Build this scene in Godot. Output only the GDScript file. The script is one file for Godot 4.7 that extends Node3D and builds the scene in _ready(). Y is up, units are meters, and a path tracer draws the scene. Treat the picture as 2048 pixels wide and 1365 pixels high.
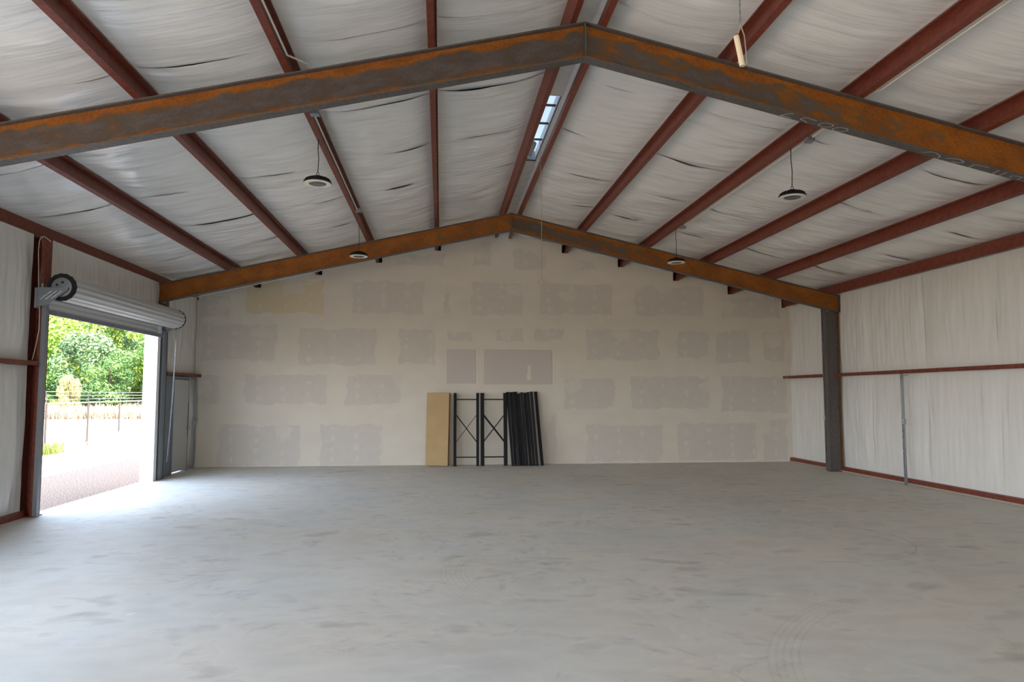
extends Node3D
# An empty steel warehouse: rigid frames, red purlins, vinyl-faced insulation, a drywall partition, a raised roll-up door.
# x runs across the building (ridge at x = 0), -z runs towards the drywall partition, the slab is y = 0.

const SLOPE := 0.2295
const ZB := -18.3          # face of the drywall partition
const ZF := 9.2            # inner face of the front wall behind the camera
const RH := 5.9            # underside of the purlins at the ridge
const FR := [-7.47, -15.81, 0.87]   # near faces of the rigid frames

var used := {}
var rng := RandomNumberGenerator.new()
var M := {}

# ---------------------------------------------------------------- mesh builder
class B:
	var v := PackedVector3Array()
	var n := PackedVector3Array()
	var uv := PackedVector2Array()
	var ix := PackedInt32Array()

	func tri(a: Vector3, b: Vector3, c: Vector3) -> void:
		var m := (b - a).cross(c - a).normalized()
		var i := v.size()
		for p: Vector3 in [a, b, c]:
			v.append(p); n.append(m); uv.append(Vector2(p.x + p.z, p.y))
		ix.append_array(PackedInt32Array([i, i + 2, i + 1]))

	func quad(a: Vector3, b: Vector3, c: Vector3, d: Vector3, u := []) -> void:   # counter-clockwise from outside
		var m := (b - a).cross(c - a)
		if m.length() < 1e-12:
			m = (c - a).cross(d - a)
		m = m.normalized()
		var i := v.size()
		var w := (b - a).length()
		var h := (d - a).length()
		var t: Array = u if u else [Vector2(0, h), Vector2(w, h), Vector2(w, 0), Vector2(0, 0)]
		var k := 0
		for p: Vector3 in [a, b, c, d]:
			v.append(p); n.append(m); uv.append(t[k]); k += 1
		ix.append_array(PackedInt32Array([i, i + 2, i + 1, i, i + 3, i + 2]))

	func hexa(p: Array) -> void:   # p[0..3] bottom ring counter-clockwise from above, p[4..7] top ring
		quad(p[3], p[2], p[1], p[0]); quad(p[4], p[5], p[6], p[7])
		for k in 4:
			var l := (k + 1) % 4
			quad(p[k], p[l], p[l + 4], p[k + 4])

	func box(lo: Vector3, hi: Vector3) -> void:
		obox(Transform3D(Basis(), (lo + hi) / 2), hi - lo)

	func obox(t: Transform3D, s: Vector3) -> void:
		var h := s / 2
		var p := []
		for y: float in [-h.y, h.y]:
			for q: Vector2 in [Vector2(-h.x, h.z), Vector2(h.x, h.z), Vector2(h.x, -h.z), Vector2(-h.x, -h.z)]:
				p.append(t * Vector3(q.x, y, q.y))
		hexa(p)

	func bevel(t: Transform3D, s: Vector3, r: float) -> void:   # box with chamfered upright and level edges
		var rings := []
		var h := s / 2
		for e: Array in [[-h.y, r], [-h.y + r, 0.0], [h.y - r, 0.0], [h.y, r]]:
			var ring := []
			var i: float = e[1]
			var X := h.x - i
			var Z := h.z - i
			for q: Vector2 in [Vector2(-X + r, Z), Vector2(X - r, Z), Vector2(X, Z - r), Vector2(X, -Z + r), Vector2(X - r, -Z), Vector2(-X + r, -Z), Vector2(-X, -Z + r), Vector2(-X, Z - r)]:
				ring.append(t * Vector3(q.x, e[0], q.y))
			rings.append(ring)
		for k in 3:
			for j in 8:
				var l := (j + 1) % 8
				quad(rings[k][j], rings[k][l], rings[k + 1][l], rings[k + 1][j])
		for j in range(1, 7):
			tri(rings[3][0], rings[3][j], rings[3][j + 1])
			tri(rings[0][0], rings[0][j + 1], rings[0][j])

	func tube(pts: Array, r: float, seg := 8, caps := true) -> void:
		var rings := []
		var up := Vector3.UP
		for k in pts.size():
			var d: Vector3 = (pts[mini(k + 1, pts.size() - 1)] - pts[maxi(k - 1, 0)]).normalized()
			if absf(d.dot(up)) > 0.95:
				up = Vector3.RIGHT if absf(d.x) < 0.9 else Vector3.FORWARD
			var a := d.cross(up).normalized()
			var b := a.cross(d).normalized()
			up = b
			var i := v.size()
			for s in seg + 1:
				var an := TAU * s / seg
				var o := a * cos(an) + b * sin(an)
				v.append(pts[k] + o * r); n.append(o); uv.append(Vector2(float(s) / seg, k * 0.1))
			rings.append(i)
			if k:
				for s in seg:
					var p: int = rings[k - 1] + s
					ix.append_array(PackedInt32Array([p, p + 1, i + s, p + 1, i + s + 1, i + s]))
		if caps:
			for e: int in [0, pts.size() - 1]:
				var ring: int = rings[e]
				var m: Vector3 = (pts[0] - pts[1]).normalized() if e == 0 else (pts[e] - pts[e - 1]).normalized()
				var i := v.size()
				for s in seg:
					v.append(v[ring + s]); n.append(m); uv.append(Vector2.ZERO)
				for s in range(1, seg - 1):
					ix.append_array(PackedInt32Array([i, i + s, i + s + 1] if e else [i, i + s + 1, i + s]))

	func lathe(prof: Array, t: Transform3D, seg := 32, flute := 0, deep := 0.0) -> void:   # prof: [radius, height], bottom to top on the outside
		var ring0 := v.size()
		var np := prof.size()
		for k in np:
			var a: Vector2 = prof[maxi(k - 1, 0)]
			var c: Vector2 = prof[mini(k + 1, np - 1)]
			var d := (c - a).normalized()
			for s in seg + 1:
				var an := TAU * s / seg
				var f := 1.0 - deep * absf(sin(an * flute / 2.0)) if flute else 1.0
				var q: Vector2 = prof[k]
				v.append(t * Vector3(q.x * f * cos(an), q.y, -q.x * f * sin(an)))
				n.append((t.basis * Vector3(d.y * cos(an), -d.x, -d.y * sin(an))).normalized())
				uv.append(Vector2(float(s) / seg, float(k) / np))
			if k:
				for s in seg:
					var p := ring0 + (k - 1) * (seg + 1) + s
					var q := p + seg + 1
					ix.append_array(PackedInt32Array([p, q, p + 1, p + 1, q, q + 1]))

	func prism(poly: PackedVector2Array, z0: float, z1: float, t := Transform3D()) -> void:   # outline in xy, from z0 (back) to z1 (front)
		var p := poly
		if Geometry2D.is_polygon_clockwise(p):
			p.reverse()
		var tr := Geometry2D.triangulate_polygon(p)
		for e in 2:
			var z := z1 if e == 0 else z0
			var i := v.size()
			for q in p:
				v.append(t * Vector3(q.x, q.y, z)); n.append((t.basis * Vector3(0, 0, 1 if e == 0 else -1)).normalized()); uv.append(Vector2(q.x, -q.y))
			for k in range(0, tr.size(), 3):
				var a := p[tr[k]]
				var b := p[tr[k + 1]]
				var c := p[tr[k + 2]]
				var ccw := (b - a).cross(c - a) > 0
				var o := [tr[k], tr[k + 1], tr[k + 2]] if ccw else [tr[k], tr[k + 2], tr[k + 1]]
				ix.append_array(PackedInt32Array([i + o[0], i + o[2], i + o[1]] if e == 0 else [i + o[0], i + o[1], i + o[2]]))
		for k in p.size():
			var a := p[k]
			var b := p[(k + 1) % p.size()]
			quad(t * Vector3(a.x, a.y, z1), t * Vector3(a.x, a.y, z0), t * Vector3(b.x, b.y, z0), t * Vector3(b.x, b.y, z1))

	func sheet(g: Array, us: Array, vs: Array, flip := false) -> void:   # grid of points g[j][i]
		var base := v.size()
		var nj := g.size()
		var ni: int = g[0].size()
		for j in nj:
			for i in ni:
				var a: Vector3 = g[j][mini(i + 1, ni - 1)] - g[j][maxi(i - 1, 0)]
				var b: Vector3 = g[mini(j + 1, nj - 1)][i] - g[maxi(j - 1, 0)][i]
				v.append(g[j][i]); n.append((b.cross(a) if flip else a.cross(b)).normalized()); uv.append(Vector2(us[i], vs[j]))
		for j in nj - 1:
			for i in ni - 1:
				var p := base + j * ni + i
				ix.append_array(PackedInt32Array([p, p + 1, p + ni, p + 1, p + ni + 1, p + ni] if flip else [p, p + ni, p + 1, p + 1, p + ni, p + ni + 1]))

func mesh_of(list: Array) -> ArrayMesh:   # [[B, material], ...]
	var m := ArrayMesh.new()
	for e in list:
		var b: B = e[0]
		var a := []
		a.resize(Mesh.ARRAY_MAX)
		a[Mesh.ARRAY_VERTEX] = b.v
		a[Mesh.ARRAY_NORMAL] = b.n
		a[Mesh.ARRAY_TEX_UV] = b.uv
		a[Mesh.ARRAY_INDEX] = b.ix
		m.add_surface_from_arrays(Mesh.PRIMITIVE_TRIANGLES, a)
		m.surface_set_material(m.get_surface_count() - 1, e[1])
	return m

func numbered(called: String) -> String:
	var k: int = used.get(called, 0)
	used[called] = k + 1
	return called if k == 0 else "%s_%03d" % [called, k]

func put(called: String, b, mat, parent: Node3D = null) -> MeshInstance3D:
	var o := MeshInstance3D.new()
	o.mesh = mesh_of(b) if b is Array else mesh_of([[b, mat]])
	if parent:
		o.name = called
		parent.add_child(o, true)
	else:
		o.name = numbered(called)
		add_child(o, true)
	return o

func node(called: String, at := Vector3.ZERO, parent: Node3D = null) -> Node3D:
	var o := Node3D.new()
	o.name = called if parent else numbered(called)
	(parent if parent else self).add_child(o, true)
	o.position = at
	return o

func tag(o: Node, label: String, category: String, group := "") -> void:
	o.set_meta("label", label)
	o.set_meta("category", category)
	if group:
		o.set_meta("group", group)

func struct(o: Node, label := "") -> void:
	o.set_meta("kind", "structure")
	if label:
		o.set_meta("label", label)

func mat(col: Color, rough := 0.6, metal := 0.0, spec := 0.5) -> StandardMaterial3D:
	var m := StandardMaterial3D.new()
	m.albedo_color = col
	m.roughness = rough
	m.metallic = metal
	m.metallic_specular = spec
	return m

func noise(sd: int, freq: float, oct := 4, kind := FastNoiseLite.TYPE_SIMPLEX_SMOOTH) -> FastNoiseLite:
	var f := FastNoiseLite.new()
	f.seed = sd
	f.frequency = freq
	f.noise_type = kind
	f.fractal_type = FastNoiseLite.FRACTAL_FBM if oct > 1 else FastNoiseLite.FRACTAL_NONE
	f.fractal_octaves = oct
	return f

func ramp_tex(sd: int, freq: float, oct: int, cols: Array, stops: Array, size := 512) -> NoiseTexture2D:
	var t := NoiseTexture2D.new()
	t.noise = noise(sd, freq, oct)
	t.width = size
	t.height = size
	t.seamless = true
	var g := Gradient.new()
	g.offsets = PackedFloat32Array(stops)
	g.colors = PackedColorArray(cols)
	t.color_ramp = g
	return t

func normal_tex(sd: int, freq: float, oct: int, strength: float, size := 512) -> NoiseTexture2D:
	var t := NoiseTexture2D.new()
	t.noise = noise(sd, freq, oct)
	t.width = size
	t.height = size
	t.seamless = true
	t.as_normal_map = true
	t.bump_strength = strength
	return t

func tri_mat(tex: Texture2D, scale: float, rough := 0.7, metal := 0.0) -> StandardMaterial3D:
	var m := mat(Color.WHITE, rough, metal)
	m.albedo_texture = tex
	m.uv1_triplanar = true
	m.uv1_world_triplanar = true
	m.uv1_scale = Vector3.ONE * scale
	return m

# ---------------------------------------------------------------- scene
func _ready() -> void:
	rng.seed = 7
	light_and_camera()
	materials()
	setting()
	ceiling()
	steel()
	roll_up_door()
	side_door()
	lamps()
	services()
	leaning_things()
	outside()

func light_and_camera() -> void:
	var cam := Camera3D.new()
	cam.name = "camera"
	add_child(cam)
	cam.position = Vector3(-1.5595, 1.7828, 0)
	cam.rotation_degrees = Vector3(4.2905, -5.688, 0)
	cam.fov = 51.21
	cam.near = 0.05
	cam.far = 400
	cam.current = true
	var env := Environment.new()
	env.background_mode = Environment.BG_SKY
	var sky := Sky.new()
	var sm := ProceduralSkyMaterial.new()
	sm.sky_top_color = Color(0.60, 0.68, 0.80)
	sm.sky_horizon_color = Color(0.93, 0.93, 0.93)
	sm.sky_curve = 0.16
	sm.ground_horizon_color = Color(0.62, 0.60, 0.56)
	sm.ground_bottom_color = Color(0.40, 0.37, 0.33)
	sm.sky_energy_multiplier = 1.55
	sky.sky_material = sm
	env.sky = sky
	env.tonemap_mode = Environment.TONE_MAPPER_LINEAR
	env.tonemap_exposure = 5.0
	env.sdfgi_enabled = true
	env.ssao_enabled = true
	env.ssil_enabled = true
	var we := WorldEnvironment.new()
	we.name = "environment"
	we.environment = env
	add_child(we)
	var sun := DirectionalLight3D.new()
	sun.name = "sun"
	add_child(sun)
	sun.look_at_from_position(Vector3.ZERO, -Vector3(0.50, 0.86, 0.30))
	sun.light_energy = 2.8
	sun.light_color = Color(1.0, 0.94, 0.84)
	sun.light_angular_distance = 0.53
	sun.shadow_enabled = true

func materials() -> void:
	var fabric := mat(Color(0.885, 0.885, 0.87), 0.19, 0.0, 0.6)
	fabric.normal_enabled = true
	fabric.normal_texture = normal_tex(15, 0.028, 3, 5.0)
	fabric.normal_scale = 0.24
	fabric.uv1_scale = Vector3(0.055, 1.3, 1)
	M.fabric = fabric
	var wallf := mat(Color(0.85, 0.845, 0.82), 0.20, 0.0, 0.58)
	wallf.normal_enabled = true
	wallf.normal_texture = normal_tex(16, 0.028, 3, 5.0)
	wallf.normal_scale = 0.2
	wallf.uv1_scale = Vector3(1.0, 0.06, 1)
	M.wall_fabric = wallf
	M.primer = tri_mat(ramp_tex(11, 0.02, 4, [Color(0.40, 0.18, 0.125), Color(0.44, 0.205, 0.145), Color(0.48, 0.235, 0.165)], [0.25, 0.5, 0.8]), 0.8, 0.5)
	M.steel = tri_mat(ramp_tex(12, 0.03, 4, [Color(0.30, 0.275, 0.26), Color(0.33, 0.31, 0.295), Color(0.36, 0.335, 0.31)], [0.2, 0.5, 0.8]), 0.9, 0.55)
	M.rust = tri_mat(ramp_tex(17, 0.02, 5, [Color(0.27, 0.22, 0.19), Color(0.38, 0.24, 0.10), Color(0.50, 0.28, 0.05)], [0.3, 0.48, 0.7]), 0.9, 0.75)
	M.galv = tri_mat(ramp_tex(13, 0.05, 3, [Color(0.545, 0.565, 0.585), Color(0.56, 0.58, 0.60), Color(0.575, 0.592, 0.61)], [0.3, 0.5, 0.75], 256), 3.0, 0.42, 0.55)
	M.bright = mat(Color(0.74, 0.76, 0.78), 0.25, 0.7)
	M.door_grey = mat(Color(0.70, 0.71, 0.70), 0.5)
	M.frame_grey = mat(Color(0.44, 0.47, 0.51), 0.5)
	M.curtain = mat(Color(0.74, 0.745, 0.735), 0.36)
	M.white = mat(Color(0.90, 0.90, 0.90), 0.45)
	var sk := mat(Color(0.90, 0.91, 0.92), 0.5)
	sk.backlight_enabled = true
	sk.backlight = Color(0.56, 0.60, 0.64)
	M.skylight = sk
	M.black = mat(Color(0.10, 0.10, 0.108), 0.6, 0.0, 0.3)
	M.rubber = mat(Color(0.05, 0.05, 0.05), 0.7)
	M.lens = mat(Color(0.86, 0.85, 0.80), 0.3)
	M.glass_dark = mat(Color(0.30, 0.31, 0.33), 0.25)
	M.pvc = mat(Color(0.82, 0.80, 0.75), 0.45)
	M.cream = mat(Color(0.86, 0.80, 0.68), 0.5)
	M.cord = mat(Color(0.62, 0.58, 0.52), 0.7)
	M.chrome = mat(Color(0.75, 0.75, 0.74), 0.22, 1.0)
	M.dark = mat(Color(0.06, 0.055, 0.05), 0.9)
	M.card = tri_mat(ramp_tex(14, 0.01, 3, [Color(0.65, 0.545, 0.385), Color(0.66, 0.555, 0.395), Color(0.67, 0.565, 0.405)], [0.3, 0.5, 0.7], 256), 0.7, 0.85)
	M.card_edge = mat(Color(0.60, 0.42, 0.23), 0.85)
	M.chalk = mat(Color(0.86, 0.85, 0.82), 0.95)
	M.cladding = mat(Color(0.88, 0.88, 0.87), 0.5)
	M.plaster = mat(Color(0.72, 0.68, 0.61), 0.9)
	M.concrete_edge = mat(Color(0.62, 0.58, 0.52), 0.9)

func smooth(a: float, b: float, x: float) -> float:
	var t := clampf((x - a) / (b - a), 0.0, 1.0)
	return t * t * (3.0 - 2.0 * t)

# Bare mill scale with rust: where the rust lies along a beam comes from bands (top and bottom edge) and a share at each place along it.
func rust_mat(sd: int, share: Array, top: float, bottom: float) -> StandardMaterial3D:
	var w := 1024
	var h := 56
	var im := Image.create(w, h, false, Image.FORMAT_RGB8)
	var a := noise(sd, 1.0, 5)
	var b := noise(sd + 50, 1.0, 4)
	var f := noise(sd + 90, 1.0, 3)
	for y in h:
		var t := (y + 0.5) / h
		for x in w:
			var u := float(x) / w
			var k := u * (share.size() - 1)
			var i := mini(int(k), share.size() - 2)
			var s: float = lerpf(share[i], share[i + 1], k - i)
			var big := a.get_noise_2d(u * 22.0, t * 2.4)
			var fine := f.get_noise_2d(u * 160.0, t * 9.0)
			var e := b.get_noise_2d(u * 14.0, t * 0.8)
			var r := s - 0.5 + big * 0.6 + fine * 0.2
			r = maxf(r, (top * (1.0 + e * 1.1) - t) * 5.0 + fine * 0.3)
			r = maxf(r, (bottom * (1.0 + e * 1.1) - (1.0 - t)) * 6.0 + fine * 0.35)
			r = smooth(-0.26, 0.30, r)
			var rust := Color(0.60, 0.34, 0.0).lerp(Color(0.45, 0.25, 0.01), clampf(0.5 + fine * 0.6 + e * 0.7 + big * 0.3, 0.0, 1.0))
			var grey := Color(0.33, 0.30, 0.28).lerp(Color(0.27, 0.235, 0.22), clampf(0.5 + fine * 0.5 + big, 0.0, 1.0))
			im.set_pixel(x, y, grey.lerp(rust, r))
	var m := mat(Color.WHITE, 0.72)
	m.albedo_texture = ImageTexture.create_from_image(im)
	m.texture_repeat = false
	return m

# ---------------------------------------------------------------- floor, walls, ground
func floor_mat() -> StandardMaterial3D:
	var w := 1400
	var h := 1654
	var warped := noise(31, 0.012, 4)
	warped.domain_warp_enabled = true
	warped.domain_warp_amplitude = 60.0
	warped.domain_warp_frequency = 0.008
	var low := noise(32, 0.0035, 3).get_image(w, h).get_data()
	var swirl := warped.get_image(w, h).get_data()
	var st := noise(33, 0.03, 4)
	st.domain_warp_enabled = true
	st.domain_warp_amplitude = 26.0
	st.domain_warp_frequency = 0.01
	var si := st.get_image(w / 2, h)
	si.resize(w, h, Image.INTERPOLATE_CUBIC)
	var streak := si.get_data()
	var dust := noise(34, 0.006, 4).get_image(w, h).get_data()
	var out := PackedByteArray()
	out.resize(w * h * 3)
	var j := 0
	for i in w * h:
		var l := low[i] / 255.0 - 0.5
		var s := swirl[i] / 255.0 - 0.5
		var k := streak[i] / 255.0 - 0.5
		var d := dust[i] / 255.0
		var scuff := maxf(0.0, s * 1.6 + k * 1.3 - 0.20) * (0.35 + d)
		var g := 1.0 + l * 0.05 + s * 0.06 + k * 0.075 - scuff * 0.24
		var warm := (d - 0.5) * 0.035
		out[j] = clampi(int(207.0 * g * (1.0 + warm)), 0, 255)
		out[j + 1] = clampi(int(203.0 * g), 0, 255)
		out[j + 2] = clampi(int(192.0 * g * (1.0 - warm)), 0, 255)
		j += 3
	var im := Image.create_from_data(w, h, false, Image.FORMAT_RGB8, out)
	# trowel sweeps: short arcs, lighter and darker than the slab
	var flow := noise(35, 0.15, 2)
	var dens := noise(36, 0.35, 2)
	for k in 14000:
		var x := rng.randf_range(-7.7, 7.7)
		var z := rng.randf_range(ZB, -0.3)
		var d := dens.get_noise_2d(x, z)
		if rng.randf() > 0.35 + d * 1.2:
			continue
		var an := flow.get_noise_2d(x, z) * 7.0 + rng.randf_range(-0.5, 0.5)
		var bend := rng.randf_range(-0.06, 0.06)
		var tone := rng.randf_range(-0.05, 0.035) - 0.02 * maxf(0.0, d)
		var wide := rng.randi_range(2, 6)
		var steps := rng.randi_range(8, 30)
		for q in steps:
			x += cos(an) * 0.011
			z += sin(an) * 0.011
			an += bend
			var fade := 1.0 - absf(2.0 * q / steps - 1.0)
			for o in wide:
				var px := int((x - sin(an) * 0.011 * o + 7.75) / 15.5 * w)
				var pz := int((z + cos(an) * 0.011 * o - ZB) / 18.3 * h)
				if px >= 0 and pz >= 0 and px < w and pz < h:
					var c := im.get_pixel(px, pz)
					var v := tone * fade
					im.set_pixel(px, pz, Color(c.r + v, c.g + v, c.b + v * 0.8))
	# tyre prints: parallel scuffed lines along an arc (centre x, z, radius, from, to in degrees, lines, gap)
	for t: Array in [[2.2, -6.4, 2.3, 300, 372, 6, 0.045, -5], [0.6, -7.3, 1.9, 150, 215, 6, 0.05, -5], [0.2, -4.6, 1.0, 20, 75, 6, 0.04, -5], [-2.2, -6.6, 1.3, 60, 100, 5, 0.045, -5], [2.9, -8.6, 1.25, -70, 110, 1, 0.03, -12], [3.2, -3.6, 2.6, 195, 245, 5, 0.05, -8], [-4.8, -9.4, 1.5, 200, 320, 1, 0.03, 22]]:
		for ln in int(t[5]):
			for a in range(int(t[3] * 8), int(t[4] * 8)):
				var an := deg_to_rad(a / 8.0)
				var r: float = t[2] + ln * t[6]
				var px := int((t[0] + r * cos(an) + 7.75) / 15.5 * w)
				var pz := int((t[1] + r * sin(an) - ZB) / 18.3 * h)
				if px > 0 and pz > 0 and px < w - 1 and pz < h - 1 and rng.randf() < 0.6:
					var c := im.get_pixel(px, pz)
					var q: float = t[7] / 255.0
					im.set_pixel(px, pz, Color(c.r + q, c.g + q, c.b + q))
	# chalky scratches
	for t: Array in [[-6.3, -8.6], [-5.4, -9.7], [-6.9, -9.2], [-4.1, -6.2], [-5.9, -6.8], [-5.0, -10.2]]:
		var x := float(t[0])
		var z := float(t[1])
		for k in 46:
			x += rng.randf_range(-0.01, 0.016)
			z += rng.randf_range(-0.012, 0.010)
			var px := int((x + 7.75) / 15.5 * w)
			var pz := int((z - ZB) / 18.3 * h)
			if px > 0 and px < w and pz > 0 and pz < h:
				im.set_pixel(px, pz, im.get_pixel(px, pz).lerp(Color(0.88, 0.88, 0.86), rng.randf_range(0.2, 0.7)))
	var m := mat(Color.WHITE, 0.62, 0.0, 0.45)
	m.albedo_texture = ImageTexture.create_from_image(im)
	m.detail_enabled = true
	m.detail_uv_layer = BaseMaterial3D.DETAIL_UV_1
	return m

# bare-paper patches between the bands of joint compound, in metres on the wall: x0, y0, x1, y1, kind
const PATCH := [[-6.44, 3.81, -4.55, 4.66, 1], [-7.50, 3.71, -6.83, 4.25, 0], [-3.83, 3.84, -2.01, 4.66, 0], [-1.50, 3.89, -1.34, 4.61, 0], [-0.79, 3.83, 0.54, 4.69, 0], [-7.47, 2.62, -5.67, 3.53, 0], [-5.12, 2.53, -3.21, 3.44, 0], [-2.63, 2.56, -1.72, 3.46, 0], [-1.40, 3.16, -0.79, 3.39, 0], [-0.19, 3.14, 0.55, 3.48, 0], [0.84, 3.19, 1.63, 3.50, 0], [-2.73, 5.10, -1.50, 5.38, 0], [-0.76, 5.13, -0.29, 5.74, 0], [0.28, 5.05, 1.16, 5.58, 0], [1.00, 3.87, 2.93, 4.67, 0], [3.55, 3.87, 5.41, 4.67, 0], [5.90, 3.84, 7.51, 4.38, 0], [1.80, 5.07, 2.49, 5.29, 0], [2.23, 2.70, 4.17, 3.48, 0], [4.66, 2.74, 5.55, 3.46, 0], [5.71, 2.62, 6.64, 3.47, 0], [7.02, 2.67, 7.62, 3.48, 0], [-6.40, 1.54, -4.41, 2.25, 0], [-7.57, 1.54, -7.03, 2.24, 0], [-3.94, 1.53, -2.57, 2.28, 0], [-7.01, 0.01, -5.06, 1.02, 0], [-4.53, 0.01, -3.02, 1.01, 0], [1.62, 1.41, 2.97, 2.20, 0], [3.40, 1.41, 5.51, 2.25, 0], [5.85, 1.31, 7.66, 2.25, 0], [2.21, 0.04, 4.21, 0.98, 0], [4.62, 0.04, 6.77, 1.01, 0], [6.98, 0.05, 7.64, 1.10, 0], [1.12, 0.02, 1.42, 1.30, 0]]

func drywall_mat() -> StandardMaterial3D:
	var S := 110.0
	var w := int(15.6 * S)
	var h := int(6.2 * S)
	var mud := Color(0.79, 0.762, 0.705)
	var paper := Color(0.745, 0.718, 0.678)
	var im := Image.create(w, h, false, Image.FORMAT_RGB8)
	im.fill(mud)
	var edge := noise(41, 0.018, 4)
	var blot := noise(42, 0.03, 3)
	var tone := noise(43, 0.01, 3)
	for y in h:
		for x in w:
			var t := tone.get_noise_2d(x, y * 1.6) * 0.016
			im.set_pixel(x, y, Color(mud.r + t, mud.g + t, mud.b + t))
	var r := RandomNumberGenerator.new()
	r.seed = 5
	for p: Array in PATCH:
		var x0 := int((p[0] + 7.8) * S)
		var x1 := int((p[2] + 7.8) * S)
		var y0 := int((6.2 - p[3]) * S)
		var y1 := int((6.2 - p[1]) * S)
		var col := paper if p[4] == 0 else Color(0.775, 0.715, 0.59)
		# screws: columns of filled dabs every 0.61 m
		var dabs := []
		var sx: float = ceil((p[0] + 0.1) / 0.61) * 0.61
		while sx < p[2]:
			var sy: float = p[1] + r.randf_range(0.1, 0.25)
			while sy < p[3]:
				dabs.append([(sx + 7.8 + r.randf_range(-0.02, 0.02)) * S, (6.2 - sy) * S, r.randf_range(3.0, 9.0), r.randf_range(3.0, 11.0)])
				sy += r.randf_range(0.22, 0.36)
			sx += 0.61
		if r.randf() < 0.45:
			dabs.append([r.randf_range(x0, x1), r.randf_range(y0, (y0 + y1) / 2.0), r.randf_range(15, 32), r.randf_range(14, 28)])
		for y in range(maxi(y0 - 4, 0), mini(y1 + 4, h)):
			for x in range(maxi(x0 - 4, 0), mini(x1 + 4, w)):
				var e := edge.get_noise_2d(x, y) * 9.0
				var inside := minf(minf(x - x0, x1 - x), minf(y - y0, y1 - y)) + e
				var k := smooth(-0.8, 1.6, inside) * (0.86 + 0.3 * blot.get_noise_2d(x, y))
				for d: Array in dabs:
					var q := Vector2((x - d[0]) / d[2], (y - d[1]) / d[3]).length() + edge.get_noise_2d(x * 2.0, y * 2.0) * 0.5
					if q < 1.15:
						k *= smooth(0.75, 1.15, q) * 0.75 + 0.25
				if k > 0.0:
					im.set_pixel(x, y, im.get_pixel(x, y).lerp(col, clampf(k, 0.0, 1.0)))
	var m := mat(Color.WHITE, 0.85, 0.0, 0.35)
	m.albedo_texture = ImageTexture.create_from_image(im)
	m.uv1_scale = Vector3(1.0 / 15.6, 1.0 / 6.2, 1)
	m.uv1_offset = Vector3(0.5, 1.0, 0)
	return m

func purlin_x() -> Array:
	var r := []
	for k in range(1, 6):
		r.append(0.158 + 1.5 * k)
	return r

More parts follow.
